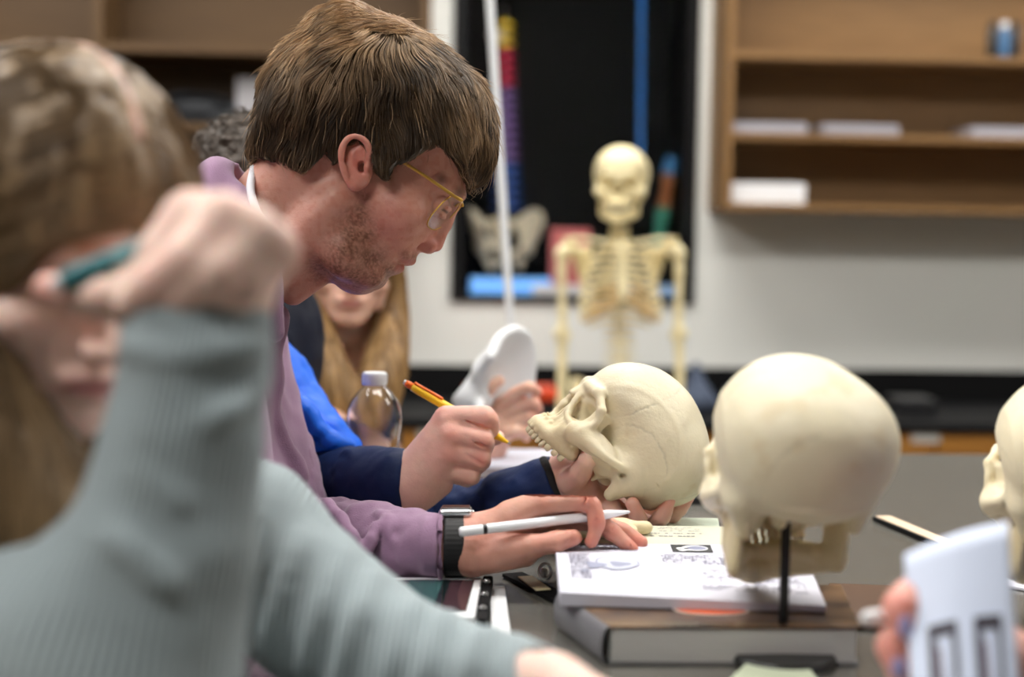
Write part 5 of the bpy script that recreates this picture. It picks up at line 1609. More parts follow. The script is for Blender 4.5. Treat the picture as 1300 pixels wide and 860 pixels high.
v.disp(lambda P: clump(P) * .0036 + noise(P, 45, 8) * .0030, .014)
V, Q = v.nets(); V = relax(V, Q, 1)
tone = lambda P: (np.ones((len(P), 3)) * (.62 + .20 * noise(P, 160, 5, 2)[:, None]))
hr = link('hair', (lambda me: (me.flip_normals(), me)[1])(npmesh('hair', c2w(V), Q, True, tone(V) * V3(.62, .58, .52))), HAIRCAP, man)
ns = 17000
sd = surf_points(V, Q, ns, 3, mask=lambda c: (c[:, 2] < D0 + .05) * np.where(c[:, 2] < D0, 1., .45))
rs = np.random.RandomState(5)
cl = noise(sd, 70, 9, 1)
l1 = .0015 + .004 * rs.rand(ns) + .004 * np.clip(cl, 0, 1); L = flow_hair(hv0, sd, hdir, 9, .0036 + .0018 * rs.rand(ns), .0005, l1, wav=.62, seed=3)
pxm = L[:, 0, 0] / L[:, 0, 2] * F_PX + 650; pym = 430 - L[:, 0, 1] / L[:, 0, 2] * F_PX
# overhead light painted into the strands: bright crown and fringe, darker sides
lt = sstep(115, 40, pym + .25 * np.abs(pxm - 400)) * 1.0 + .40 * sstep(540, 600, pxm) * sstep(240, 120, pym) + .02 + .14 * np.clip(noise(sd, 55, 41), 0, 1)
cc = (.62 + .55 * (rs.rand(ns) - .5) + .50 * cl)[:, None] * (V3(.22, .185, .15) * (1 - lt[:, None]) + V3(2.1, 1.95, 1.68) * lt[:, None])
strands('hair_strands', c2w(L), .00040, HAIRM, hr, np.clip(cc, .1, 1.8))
# the whorl: short lengths swept back over the crown
sw0 = C(492, 40, D0 - .02); ns = 1500; sd = surf_points(V, Q, ns, 18, mask=lambda c: np.linalg.norm(c - sw0, axis=1) < .045)
L = flow_hair(hv0, sd, lambda P, q: np.stack([-1 + 0 * P[:, 0], -.25 - .5 * q + 0 * P[:, 0], -.35 + 0 * P[:, 0]], 1), 9, .0036 + .001 * rs.rand(ns), .002, .003 + .004 * rs.rand(ns), wav=.5, seed=13)
strands('hair_strands', c2w(L), .00040, HAIRM, hr, (.55 + .6 * rs.rand(ns))[:, None] * V3(1.5, 1.36, 1.14))  # bright tone repeats the painted overhead light of the crown
# loose fly-aways along the top and nape
ns = 420; sd = surf_points(V, Q, ns, 8, mask=lambda c: (c[:, 2] < D0 + .06) * (np.abs(tri(hv0, c)) < .01))
L = flow_hair(hv0, sd, hdir, 9, .0036 + .002 * rs.rand(ns), .001, .004 + .012 * rs.rand(ns), wav=.5, seed=9)
strands('loose_strands', c2w(L), .00022, HAIRM, hr, np.ones((ns, 3)) * V3(1.1, 1.0, .85))

# ---- mauve hoodie
HOOD = mat('mauve_jersey', srgb(150, 118, 146), .85, usecol=True, bump=.0005, bsc=700, sheen=.25, var=.05, vsc=60)
torso = px2([(250, 222), (268, 206), (296, 203), (318, 206), (322, 222), (319, 250), (328, 270), (338, 288), (341, 320), (346, 372), (362, 398), (357, 420), (343, 445), (346, 470), (354, 500), (358, 540), (368, 566), (384, 598), (380, 640), (330, 740), (300, 980), (20, 980), (40, 600), (120, 330), (190, 250)])
v = Vol((C(0, 0, D0)[0] - .02, C(0, 1000, D0)[1], D0 - .36), (C(520, 0, D0)[0], C(0, 190, D0)[1], D0 + .27), .005)
inflate(v, torso, (0, 1, 2), D0, idw([(290, 225, .082), (330, 330, .105), (300, 400, .20), (200, 400, .225), (340, 520, .16), (150, 800, .19)]), idw([(290, 225, .035), (330, 330, .06), (200, 500, .13), (340, 520, .08)]), soft=.012, smooth_pts=2)
v.cut(cone(C(345, 240, D0), C(330, 372, D0), .052, .050, (V3(1, 0, 0), .9)), .006)
for a, b, ra, rb in ((C(245, 395, 1.82), SHf, .075, .068), (SHf, ELf, .066, .052), (C(225, 400, 1.50), SHn, .075, .068), (SHn, ELn, .066, .052), (ELn, C(430, 850, 1.33), .050, .036)): v.add(cone(a, b, ra, rb), .03)
ridge = lambda v, pts, r, k=.008: [v.add(cone(a, b, r, r), k) for a, b in zip(catmull(np.array(pts), 4)[:-1], catmull(np.array(pts), 4)[1:])]
ridge(v, [C(258, 232, 1.62), C(290, 250, 1.585), (C(322, 282, 1.57))], .010); ridge(v, [C(262, 215, 1.64), C(285, 228, 1.60), C(312, 255, 1.585)], .009)
ridge(v, [C(318, 285, 1.585), C(345, 350, 1.56), C(352, 420, 1.57)], .010)
for pts in ([(356, 400), (344, 440), (336, 480)], [(350, 470), (346, 520), (352, 560)], [(352, 540), (362, 575), (378, 605)], [(338, 400), (328, 450), (330, 500)]):
    ridge(v, [C(x, y, D0 - .02 - .0006 * abs(x - 350)) for x, y in pts], .009)
v.disp(lambda P: noise(P * V3(1.6, .8, 1), 26, 4, 2) * .006, .03)
LH = [volVQ(v)]
# far sleeve, forearm lying on the table: finer, with its folds
v = vol_for([C(330, 600, 1.8), C(568, 745, 1.55), C(330, 740, 1.6), H(560, 690)], .062, .0025)
ax = [(ELf + V3(-.01, 0, .0), .056), (C(420, 690, 1.66), .049), (C(470, 686, 1.595), .041), (C(520, 692, 1.55), .0365), (H(557, 693, .0), .0325)]
for (a, ra), (b, rb) in zip(ax[:-1], ax[1:]): v.add(cone(a, b, ra, rb), .006)
v.add(cone(SHf * .3 + ELf * .7, ELf, .06, .054), .02)
F = lambda px, py, dz: C(px, py, 1.565 - dz)
for P_, r in (([(415, 640, .02), (437, 665, .045), (458, 700, .045), (470, 722, .03)], .0062), ([(478, 668, .035), (468, 690, .045), (462, 718, .035)], .0055), ([(490, 662, .03), (497, 685, .043), (505, 712, .035)], .0045), ([(400, 640, .0), (408, 665, .04), (428, 700, .045)], .006), ([(480, 652, .01), (500, 668, .036), (500, 690, .040)], .0045), ([(376, 620, .0), (388, 640, .03), (396, 672, .045)], .008), ([(506, 655, .01), (520, 662, .028), (535, 664, .028)], .0035)):
    Pp = catmull(np.array([F(*q) for q in P_]), 4)
    for a, b in zip(Pp[:-1], Pp[1:]): v.add(cone(a, b, r, r), .0055)
v.disp(lambda P: noise(P, 55, 4, 2) * .0034 * sstep(C(560, 0, 1.6)[0], C(500, 0, 1.6)[0], P[:, 0]) + noise(P * V3(1.8, .6, 1), 90, 14) * .0010, .02)
v.cut(rbox(H(559, 693) + V3(.1, 0, 0), (.1, .07, .07), .001, axes(V3(1, -.01, -.03), V3(0, 1, 0))), .001)
LH.append(volVQ(v))
hd = finish('hoodie', LH, HOOD, man)
v = vol_for([H(561, 660), H(561, 728)], .03, .0018)
for q in range(24):
    a = 2 * PI * q / 24; b = a + 2 * PI / 24; f = lambda t: H(560, 693) + V3(.0, .0335 * math.cos(t), .0325 * math.sin(t)); v.add(cone(f(a), f(b), .0028, .0028), .001)
finish('cuff', [volVQ(v)], HOOD, hd)
TSH = mat('white_cotton', srgb(226, 226, 232), .8, bump=.0004, bsc=300)
MB().tube([c2w(p) for p in catmull(np.array([C(322, 214, 1.62), C(318, 240, 1.585), C(326, 268, 1.567), C(337, 285, 1.570), C(348, 330, 1.585)]), 6)], .0045, 12).build('undershirt_collar', TSH, man, sm=True)

# ---- his watch
wt = empty('wristwatch', c2w(H(577, 728)), 'black wristwatch with a silver-edged case on the stylus hand wrist', 'watch')
v = vol_for([H(577, 655), H(577, 735)], .035, .0012)
cW = H(577.5, 692.5); axd = nrm(V3(1, -.02, -.02))
for q in range(40):
    a = 2 * PI * q / 40; b = a + 2 * PI / 40
    f = lambda t, o: cW + V3(o, .0305 * math.cos(t), .0290 * math.sin(t))
    for o in (-.0085, -.0065, -.0043, -.0022, 0, .0022, .0043, .0065, .0085): v.add(cone(f(a, o), f(b, o), .0019, .0019), .0012)
finish('watch_band', [volVQ(v)], mat('black_rubber', (.008, .008, .009), .55), wt)
v = vol_for([cW + V3(0, .034, 0)], .03, .0010)
v.add(rbox(cW + V3(.001, .0335, .003), (.0165, .0042, .017), .0035)); v.add(ell(cW + V3(.018, .0335, -.004), (.0022, .0028, .0028)), .001)
wc = finish('watch_case', [volVQ(v)], mat('silver_case', (.7, .72, .75), .25, metal=1), wt)
v = vol_for([cW + V3(0, .038, 0)], .025, .0010); v.add(rbox(cW + V3(.001, .0378, .003), (.0148, .0012, .0152), .001)); finish('watch_glass', [volVQ(v)], mat('black_glass', (.01, .01, .012), .08), wc)

# ---- glasses
GOLD = mat('gold_metal', srgb(214, 172, 84), .28, metal=.9)
gl = empty('eyeglasses', c2w(N_(578, 258, .0)), 'thin gold wire eyeglasses worn by the man in the mauve hoodie', 'glasses')
lu = nrm(V3(38, 42, 0)); 
for s_ in (-1, 1):
    cl_ = N_(565.5, 273.5, 0) + V3(0, 0, -s_ * .0335); wz = nrm(V3(-.22 * s_, .12 * s_, -1) * s_); ring = []
    for a in np.linspace(0, 2 * PI, 49)[:-1]:
        ca_, sa_ = math.cos(a), math.sin(a); f = lambda t: math.copysign(abs(t) ** .72, t); ring.append(cl_ + lu * .0225 * f(sa_) + wz * s_ * .0265 * f(ca_))
    rw = [c2w(p) for p in ring]
    MB().tube(rw + rw[:1], .00085, 8, cap=False).build('frame_rim', GOLD, gl, sm=True)
    V_ = rw + [p + c2w(nrm(V3(42, -38, 0)) * .0009) - c2w(V3(0, 0, 0)) for p in rw]; n_ = len(rw)
    MB().raw(V_, [tuple(range(n_)), tuple(range(n_, 2 * n_))[::-1]] + [(i, i + n_, (i + 1) % n_ + n_, (i + 1) % n_) for i in range(n_)]).build('lens', mat('lens_glass', (.93, .96, .95), .02, trans=1, ior=1.08, spec=.3), gl)
    e0 = cl_ + lu * .0195 + wz * s_ * .0250
    hinge = N_(583, 254, s_ * .066)
    MB().tube([c2w(p) for p in catmull(np.array([e0, N_(584.5, 253, s_ * .064), N_(581, 252, s_ * .0685), N_(540, 224, s_ * .0735), N_(497, 197, s_ * .0775), N_(468, 180, s_ * .080)]), 6)], .0018, 8).build('temple_arm', GOLD, gl, sm=True)
MB().tube([c2w(p) for p in catmull(np.array([N_(578, 262, -.010), N_(584, 256, -.004), N_(584, 256, .004), N_(578, 262, .010)]), 5)], .0011, 8).build('bridge', GOLD, gl, sm=True)

# ---- stylus
s0 = H(583, 676, .046); s1 = H(800, 650, .004); mid_ = H(745, 659, .0135)
ax = nrm(s1 - s0); Ls = np.linalg.norm(s1 - s0)
sy = empty('stylus', c2w(s0), 'white tablet stylus resting across the man\'s left hand', 'stylus')
Rw = axes(nrm(c2w(ax) - CAMP)); Rst = np.stack([Rw[1], Rw[2], Rw[0]])
MB().lathe([(0, 0), (.0035, .0002), (.0048, .0018), (.0050, .004), (.0050, Ls - .030), (.0044, Ls - .022), (.0014, Ls - .001), (0, Ls)], 28, R=Rst, c=c2w(s0)).build('stylus_body', mat('gloss_white', (.82, .84, .87), .18, coat=.5), sy, sm=True)
MB().lathe([(.00506, .0235), (.00506, .0275)], 28, R=Rst, c=c2w(s0)).build('label_mark', BLKP, sy, sm=True)
# ================================================================== the person in the navy and blue jacket, beyond the man
HAIRD = mat('hair_dark', srgb(70, 60, 52), .5, usecol=True); SKB = SKIN('skin_second', srgb(240, 194, 178))
pb = empty('person', W(200, 700, 2.1) * V3(1, 1, 0) + V3(0, 0, ZT - .35), 'person in a navy and blue jacket beyond the man, holding yellow pen and skull', 'person')
hp = C(322, 268, 2.07); V, Q, c, R = place_head(hp, V3(.85, -.42, -.25), V3(.35, .9, .0), .93)
Lb = [(V, Q, c)]
DB = 1.74; G_ = lambda px, py, dz=0.: C(px, py, DB - dz)
# right hand closed round the pen, back of the hand toward us
wr = G_(514, 612, -.01); v = vol_for([G_(480, 500), G_(660, 650), G_(560, 560, .06), G_(560, 560, -.08)], .012, .0015)
v.add(cone(G_(495, 612, -.018), wr, .0275, .029), .01)
mI, mM, mR, mP = G_(566, 531, .008), G_(572, 551, .014), G_(570, 574, .010), G_(562, 595, .0)
for m_, r_ in ((mI, .0135), (mM, .014), (mR, .0135), (mP, .0125)): v.add(cone(wr + V3(.008, .0, 0), m_, .0285, r_), .012)
v.add(cone(G_(520, 640, -.01), G_(560, 615, -.008), .016, .014), .012)
finger(v, [mI, G_(615, 529, .012), G_(622, 546, -.006), G_(612, 556, -.022)], [.0130, .0118, .0098, .0075], k=.006)
finger(v, [mM, G_(612, 558, .014), G_(612, 572, -.012), G_(585, 575, -.022)], [.0135, .0118, .0105, .0085], k=.006)
finger(v, [mR, G_(610, 582, .008), G_(604, 592, -.016), G_(578, 592, -.024)], [.0130, .0115, .0100, .0085], k=.006)
finger(v, [mP, G_(598, 604, .0), G_(592, 608, -.020), G_(572, 606, -.026)], [.0118, .0100, .0090, .0075], k=.006)
finger(v, [G_(530, 590, -.03), G_(580, 570, -.044), G_(610, 560, -.040), G_(632, 556, -.034)], [.016, .0120, .0105, .0085], k=.008)
for a_, b_ in (((590, 552, .024), (616, 568, .022)), ((592, 578, .022), (614, 592, .018)), ((585, 530, .02), (620, 546, .018))): v.cut(cone(G_(*a_), G_(*b_), .0016, .0022), .003)
for m_, q in ((mI, 530), (mM, 552), (mR, 575)): v.add(cone(wr + V3(.02, .012 * (1 if q < 540 else 0), -.018), m_ + V3(-.004, 0, -.010), .0024, .0030), .006)
v.disp(lambda P: noise(P, 190, 3, 2) * .0003 + noise(P, 55, 8, 2) * .0007, .01)
Lb.append(volVQ(v, skin_paint([(mI, .012, RED_), (mM + V3(0, 0, -.01), .011, RED_), (mR + V3(0, 0, -.01), .010, RED_), (G_(617, 535, .018), .012, (1, .84, .82)), (G_(612, 560, .022), .009, RED_), (G_(610, 585, .018), .009, RED_), (G_(592, 608, .0), .010, RED_)])))
# left hand, palm up under the skull
wl = G_(712, 608, -.02); v = vol_for([G_(690, 560), G_(880, 690), G_(780, 640, .10), G_(780, 640, -.08)], .012, .0015)
v.add(cone(G_(696, 616, -.02), wl, .024, .026), .01)
n1, n2, n3, n4 = G_(772, 645, .018), G_(782, 650, -.004), G_(788, 648, -.026), G_(788, 640, -.046)
for m_ in (n1, n2, n3, n4): v.add(cone(wl + V3(.004, -.004, 0), m_, .0245, .0125), .012)
v.add(cone(wl, G_(740, 612, .012), .024, .017), .010)
finger(v, [G_(726, 612, .018), G_(738, 598, .050), G_(746, 584, .070), G_(751, 572, .076)], [.0165, .0120, .0098, .0078], k=.006)
finger(v, [n1, G_(799, 672, .040), G_(810, 660, .064), G_(803, 640, .072)], [.0120, .0105, .0095, .0078], k=.006)
finger(v, [n2, G_(818, 674, .020), G_(840, 656, .046), G_(849, 635, .056)], [.0120, .0108, .0096, .0078], k=.006)
finger(v, [n3, G_(832, 668, -.004), G_(862, 646, .018), G_(876, 628, .026)], [.0118, .0102, .0090, .0074], k=.006)
finger(v, [n4, G_(826, 656, -.030), G_(852, 648, -.02), G_(868, 640, -.01)], [.011, .0095, .0082, .0068], k=.006)
v.add(ell(G_(747, 577, .083), (.0048, .0068, .0012), axes(V3(.8, .5, -.2), V3(-.5, .8, 0))), .0006)
v.disp(lambda P: noise(P, 190, 3, 2) * .0003 + noise(P, 55, 8, 2) * .0006, .01)
Lb.append(volVQ(v, skin_paint([(G_(804, 642, .07), .012, RED_), (G_(849, 636, .06), .012, RED_), (G_(868, 630, .03), .012, (1, .6, .55)), (G_(742, 600, .035), .014, RED_), (G_(747, 577, .083), .006, (1.12, 1.3, 1.3)), (G_(790, 640, .0), .03, (1, .80, .78))])))
SB = C(300, 455, 1.97); SBf = C(280, 450, 2.32)
v = vol_for([SB, SBf, C(60, 900, 2.15), C(620, 640, 1.9)], .15, .007)
v.add(cone(hp + V3(-.02, -.05, 0), C(285, 420, 2.12), .05, .06)); v.add(cone(C(270, 430, 2.15), C(180, 830, 2.15), .13, .14, (V3(0, 0, 1), 1)), .03)
v.add(cone(SB, C(372, 604, 1.93), .045, .038), .02); v.add(cone(C(372, 604, 1.93), G_(500, 612, -.014), .034, .025), .01)
v.add(cone(SBf, C(420, 730, 2.05), .045, .04), .02); v.add(cone(C(420, 730, 2.05), G_(696, 616, -.022), .036, .021), .01)
for k_ in (-1, 1): v.add(cone(C(190, 830, 2.15), C(380, 960, 2.15 + .12 * k_), .085, .062), .04); v.add(cone(C(380, 960, 2.15 + .12 * k_), C(360, 1180, 2.15 + .12 * k_), .06, .045), .02)
Lb.append(volVQ(v))
finish('body', Lb, SKB, pb)
# dark curly hair
v = vol_for([hp], .16, .003)
v.add(ell(hp + R[0] * -.006 + R[2] * .035, (.112, .092, .104), np.stack([nrm(r_) for r_ in R]))); v.cut(ell(hp + R[0] * .13 + R[2] * -.03, (.068, .075, .095), np.stack([nrm(r_) for r_ in R])), .01)
v.cut(rbox(hp + R[2] * -.10, (.2, .2, .065), .01, np.stack([nrm(r_) for r_ in R])), .01)
v.disp(lambda P: (np.abs(noise(P, 75, 3, 3)) - .2) * .022, .03)
hb = finish('hair', [volVQ(v)], HAIRD, pb)
V, Q = v.nets(); ns = 2500; sd = surf_points(V, Q, ns, 3); rs = np.random.RandomState(2)
L = flow_hair(v, sd, lambda P, q: np.stack([np.sin(P[:, 1] * 300 + q * 7 + P[:, 0] * 200), np.cos(P[:, 0] * 260 + q * 9), np.sin(P[:, 2] * 250 + q * 5)], 1), 9, .004, .0, .004 + .006 * rs.rand(ns), wav=.8, seed=4)
strands('hair_strands', c2w(L), .00045, HAIRD, hb, (.7 + .9 * rs.rand(ns))[:, None] * np.ones((1, 3)))

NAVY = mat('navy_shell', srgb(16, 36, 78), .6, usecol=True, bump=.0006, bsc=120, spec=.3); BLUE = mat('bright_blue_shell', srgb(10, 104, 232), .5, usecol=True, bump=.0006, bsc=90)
BLKC = mat('black_cotton', (.012, .012, .014), .85, usecol=True, bump=.0005, bsc=200)
v = vol_for([SB, SBf, C(20, 980, 2.15), C(480, 760, 1.95)], .20, .006)
v.add(cone(C(275, 440, 2.15), C(170, 840, 2.15), .155, .175, (V3(0, 0, 1), 1))); v.add(cone(SB, C(372, 602, 1.94), .062, .056), .02); v.add(cone(SBf, C(420, 730, 2.05), .062, .06), .03)
v.add(cone(C(270, 400, 2.13), C(300, 430, 2.08), .075, .08), .03); v.cut(cone(hp, C(300, 400, 2.12), .05, .06), .01)
v.disp(lambda P: noise(P, 22, 4, 2) * .008, .03)
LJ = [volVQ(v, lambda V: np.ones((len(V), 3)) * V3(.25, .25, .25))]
v = vol_for([C(350, 560, 1.95), C(530, 660, 1.7), C(350, 660, 1.95)], .06, .0025)
ax = [(C(372, 606, 1.93), .054), (C(420, 612, 1.87), .047), (C(465, 612, 1.80), .0425), (G_(506, 611, -.012), .0385)]
for (a, ra), (b, rb) in zip(ax[:-1], ax[1:]): v.add(cone(a, b, ra, rb), .006)
ridge(v, [C(400, 588, 1.84), C(430, 600, 1.81), C(452, 630, 1.79)], .006); ridge(v, [C(440, 575, 1.80), C(462, 592, 1.765), C(478, 622, 1.755)], .005); ridge(v, [C(380, 600, 1.88), C(400, 625, 1.85), C(420, 650, 1.83)], .007)
v.disp(lambda P: noise(P, 45, 4, 2) * .0030, .02); v.cut(rbox(G_(513, 611, -.008) + V3(.102, 0, -.02), (.1, .07, .07), .001, axes(V3(1, 0, -.2), V3(0, 1, 0))), .001)
LJ.append(volVQ(v))
v = vol_for([C(400, 760, 2.05), G_(720, 590, -.02), C(640, 740, 1.9)], .07, .0028)
ax = [(C(420, 732, 2.05), .060), (C(520, 698, 1.95), .056), (C(600, 664, 1.86), .050), (C(650, 642, 1.80), .043), (G_(698, 617, -.02), .0345)]
for (a, ra), (b, rb) in zip(ax[:-1], ax[1:]): v.add(cone(a, b, ra, rb), .006)
ridge(v, [C(540, 640, 1.88), C(590, 655, 1.83), C(640, 652, 1.79)], .006); ridge(v, [C(520, 655, 1.90), C(560, 676, 1.86), C(600, 690, 1.83)], .008); ridge(v, [C(610, 622, 1.82), C(650, 628, 1.775), C(680, 640, 1.76)], .004)
v.disp(lambda P: noise(P * V3(1, 1.6, 1), 36, 4, 2) * .0045, .02); v.cut(rbox(G_(702, 614, -.018) + nrm(V3(1, .5, -.6)) * .112, (.1, .07, .07), .001, axes(V3(1, .5, -.6), V3(-.5, 1, 0))), .001)
LJ.append(volVQ(v))
v = vol_for([C(560, 780, 1.62), C(700, 700, 1.62)], .09, .004)          # jacket hem gathered on the table edge of the book
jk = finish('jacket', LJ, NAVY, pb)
v = vol_for([G_(704, 615, -.02)], .05, .0018)
for q in range(28):
    a = 2 * PI * q / 28; b = a + 2 * PI / 28; axd = nrm(wl - G_(690, 617, -.02)); u_ = nrm(np.cross(axd, V3(0, 0, 1))); w_ = np.cross(axd, u_); f = lambda t: G_(702, 614, -.02) + .0285 * (u_ * math.cos(t) + w_ * math.sin(t))
    v.add(cone(f(a), f(b), .0058, .0058), .001)
finish('cuff', [volVQ(v)], BLKC, jk)
# bright blue shoulder panel and gathered upper sleeve
v = vol_for([C(330, 470, 1.95), C(470, 600, 1.85)], .07, .003)
ax = [(C(335, 492, 1.93), .066), (C(372, 534, 1.91), .050), (C(408, 558, 1.885), .036), (C(436, 574, 1.87), .026)]
for (a, ra), (b, rb) in zip(ax[:-1], ax[1:]): v.add(cone(a, b, ra, rb), .012)
ridge(v, [C(352, 500, 1.86), C(382, 516, 1.84), C(404, 545, 1.84)], .010); ridge(v, [C(370, 540, 1.85), C(400, 545, 1.84), C(436, 562, 1.84)], .009); ridge(v, [C(406, 570, 1.85), C(424, 562, 1.84), C(446, 566, 1.845)], .008)
v.disp(lambda P: noise(P, 45, 6, 2) * .005, .02)
finish('sleeve_panel', [volVQ(v)], BLUE, jk)

# ---- yellow pen
e0, e1 = G_(513, 485, -.030), G_(648, 564, -.004)
ax = e1 - e0; Lp = np.linalg.norm(ax); Rw = axes(nrm(c2w(nrm(ax)) - CAMP)); Rst = np.stack([Rw[1], Rw[2], Rw[0]])
pn = empty('pen', c2w(e0), 'yellow pen with an orange clip in the hand with the navy sleeve', 'pen')
YEL = mat('yellow_plastic', srgb(255, 208, 40), .3); ORG = mat('orange_plastic', srgb(255, 122, 44), .35)
MB().lathe([(0, .012), (.0050, .012), (.0053, .02), (.0053, Lp - .034), (.0046, Lp - .020), (.0015, Lp - .003)], 20, R=Rst, c=c2w(e0)).build('barrel', YEL, pn, sm=True)
MB().lathe([(0, .003), (.0036, .003), (.0042, .006), (.0042, .0118), (0, .012)], 20, R=Rst, c=c2w(e0)).build('end_cap', ORG, pn, sm=True)
MB().lathe([(0, 0), (.0028, .0), (.0028, .003), (0, .003)], 16, R=Rst, c=c2w(e0)).build('button', WHP, pn, sm=True)
MB().lathe([(.0015, Lp - .003), (.0005, Lp), (0, Lp)], 14, R=Rst, c=c2w(e0)).build('point', STEEL, pn, sm=True)
an = nrm(ax); sd_ = nrm(V3(.45, .80, -.45)); sd_ = nrm(sd_ - an * (sd_ @ an))
v = vol_for([e0, e0 + ax * .45], .012, .0009)
v.add(cone(e0 + an * .014 + sd_ * .0055, e0 + an * .05 + sd_ * .0062, .0020, .0019), .001); v.add(cone(e0 + an * .014 + sd_ * .0062, e0 + an * .014, .0018, .0018), .001)
finish('clip', [volVQ(v, rel=0)], ORG, pn)

# ================================================================== blonde student across the table
HAIRB = mat('hair_blonde', srgb(176, 142, 96), .45, usecol=True); SKC = SKIN('skin_third', srgb(232, 186, 164))
pcx = empty('person', W(440, 640, 2.75) * V3(1, 1, 0) + V3(0, 0, ZT - .35), 'long-haired blonde student in a black shirt holding a white hip bone', 'person')
hc = C(440, 338, 2.66); V, Q, c, R = place_head(hc, V3(.22, -.22, -1), V3(.05, 1, -.1), 1.0)
Lb = [(V, Q, c)]
v = vol_for([C(660, 440, 2.35), C(560, 640, 2.35)], .07, .0028)
K_ = lambda px, py, dz=0.: C(px, py, 2.36 - dz)
wc_ = K_(622, 566); v.add(cone(K_(560, 600, -.03), wc_, .030, .024), .01)
for i, (a, b, c__, d_) in enumerate((((632, 520, .0), (655, 500, .03), (672, 492, .045), (683, 498, .040)), ((640, 530, .005), (664, 516, .03), (678, 512, .04), (684, 520, .035)), ((642, 542, .01), (664, 534, .028), (674, 530, .036), (678, 540, .03)), ((640, 552, .015), (656, 548, .03), (666, 548, .03), (668, 556, .026)))):
    v.add(cone(wc_, K_(*a), .024, .013), .010); finger(v, [K_(*a), K_(*b), K_(*c__), K_(*d_)], [.012, .0105, .009, .0075])
finger(v, [K_(622, 545, .01), K_(612, 515, .03), K_(622, 492, .04), K_(634, 484, .04)], [.016, .012, .0105, .0085], k=.008)
Lb.append(volVQ(v, skin_paint([(K_(683, 498, .04), .016, RED_), (K_(684, 520, .035), .014, RED_), (K_(678, 540, .03), .014, RED_)])))
v = vol_for([C(440, 450, 2.8), C(440, 1000, 2.8)], .33, .009)
SL, SR = C(356, 480, 2.70), C(462, 500, 2.92); eL, eR = C(430, 562, 2.48), C(500, 640, 2.80)
v.add(cone(hc + V3(.0, -.06, .04), C(440, 470, 2.76), .048, .055)); v.add(cone(C(415, 510, 2.80), C(415, 860, 2.84), .095, .11), .03)
v.add(cone(SL, eL, .046, .038), .02); v.add(cone(eL, wc_ + V3(-.05, -.02, .02), .036, .026), .015); v.add(cone(SR, eR, .044, .036), .02); v.add(cone(eR, C(520, 600, 2.44), .036, .026), .01); v.add(cone(C(520, 600, 2.44), C(490, 600, 2.42), .024, .016), .01)
v.add(cone(SL, SR, .05, .05), .03)
Lb.append(volVQ(v))
finish('body', Lb, SKC, pcx)
v = vol_for([C(440, 450, 2.8), C(440, 940, 2.8)], .34, .008)
v.add(cone(C(415, 515, 2.80), C(415, 880, 2.84), .115, .125)); v.add(cone(SL, SR, .062, .062), .03)
for a, b in ((SL, eL), (SR, eR)): v.add(cone(a, a * .6 + b * .4, .060, .052), .02)
v.cut(cone(C(440, 400, 2.74), C(440, 462, 2.72), .055, .06), .01); v.disp(lambda P: noise(P, 20, 4, 2) * .006, .03)
finish('shirt', [volVQ(v)], BLKC, pcx)


def long_hair(parent, hp_, R, material, locks, tones, ns, seed, h=.004, cap=(.117, .095, .112), face=((.128, 0, -.03), (.066, .070, .098)), srad=.0005, extra=None, steps=26, stp=.011):
    A = axes(R[0], R[1]); A = np.stack([nrm(R[0]), nrm(R[1]), nrm(R[2])])
    pts = [hp_] + [C(*p[:3]) for l in locks for p in l]
    v = vol_for(pts, .13, h); O = lambda q: hp_ + q[0] * R[0] + q[1] * R[1] + q[2] * R[2]
    v.add(ell(O((-.006, 0, .038)), cap, A)); v.cut(rbox(O((0, 0, -.125)), (.3, .3, .085), .01, A), .02)
    v.cut(ell(O(face[0]), face[1], A), .008)
    for l in locks:
        PR = catmull(np.array([list(C(*p[:3])) + [p[3]] for p in l]), 5)
        for a, b in zip(PR[:-1], PR[1:]): v.add(cone(a[:3], b[:3], a[3], b[3]), .02)
    hv = Vol(v.lo, v.lo + (v.n - 1) * h, h); hv.F = v.F.copy()
    v.disp(lambda P: noise(P * V3(1, .2, 1), 130, seed, 2) * .0035, .02)
    V, Q = v.nets(); V = relax(V, Q, 1); t0 = V3(*tones[0]); t1 = V3(*tones[1])
    tn = lambda P: t0 + (t1 - t0) * np.clip(noise(P * V3(1, .16, 1), 95, seed + 3, 2) * 1.1 + .45, 0, 1)[:, None]
    me = npmesh('hair', c2w(V), Q, True, tn(V) * .85); me.flip_normals(); ho = link('hair', me, material, parent)
    sd = surf_points(V, Q, ns, seed); rs = np.random.RandomState(seed)

    def dirf(P, q):
        L_ = (P - hp_) @ R.T / (R[0] @ R[0])                      # head coordinates
        side = np.sign(L_[:, 1]) ; on = sstep(-.02, .03, L_[:, 2])
        dh = (side * (.9))[:, None] * R[1] + (-.55) * R[2] + (-.25 * R[0])
        return dh * on[:, None] + V3(0.0, -1, 0) * (1 - on[:, None])
    L = flow_hair(hv, sd, dirf, 14, stp * (.5 + .5 * rs.rand(ns)), .0, .004 * rs.rand(ns), wav=.22, seed=seed)
    strands('hair_strands', c2w(L), srad, material, ho, tn(sd) * (.7 + .6 * rs.rand(ns))[:, None])
    return ho, hv


long_hair(pcx, hc, R, HAIRB, [[(398, 270, 2.68, .03), (383, 340, 2.66, .034), (384, 400, 2.62, .036), (402, 460, 2.58, .040), (432, 520, 2.56, .040), (446, 560, 2.56, .025)],
                              [(480, 280, 2.70, .03), (494, 350, 2.70, .020), (496, 410, 2.68, .024), (488, 470, 2.62, .032), (474, 530, 2.58, .028)],
                              [(440, 330, 2.78, .06), (445, 420, 2.80, .055), (450, 500, 2.76, .05)]], ((.42, .36, .30), (1.15, 1.1, 1.0)), 4000, 5, h=.005, srad=.0008)
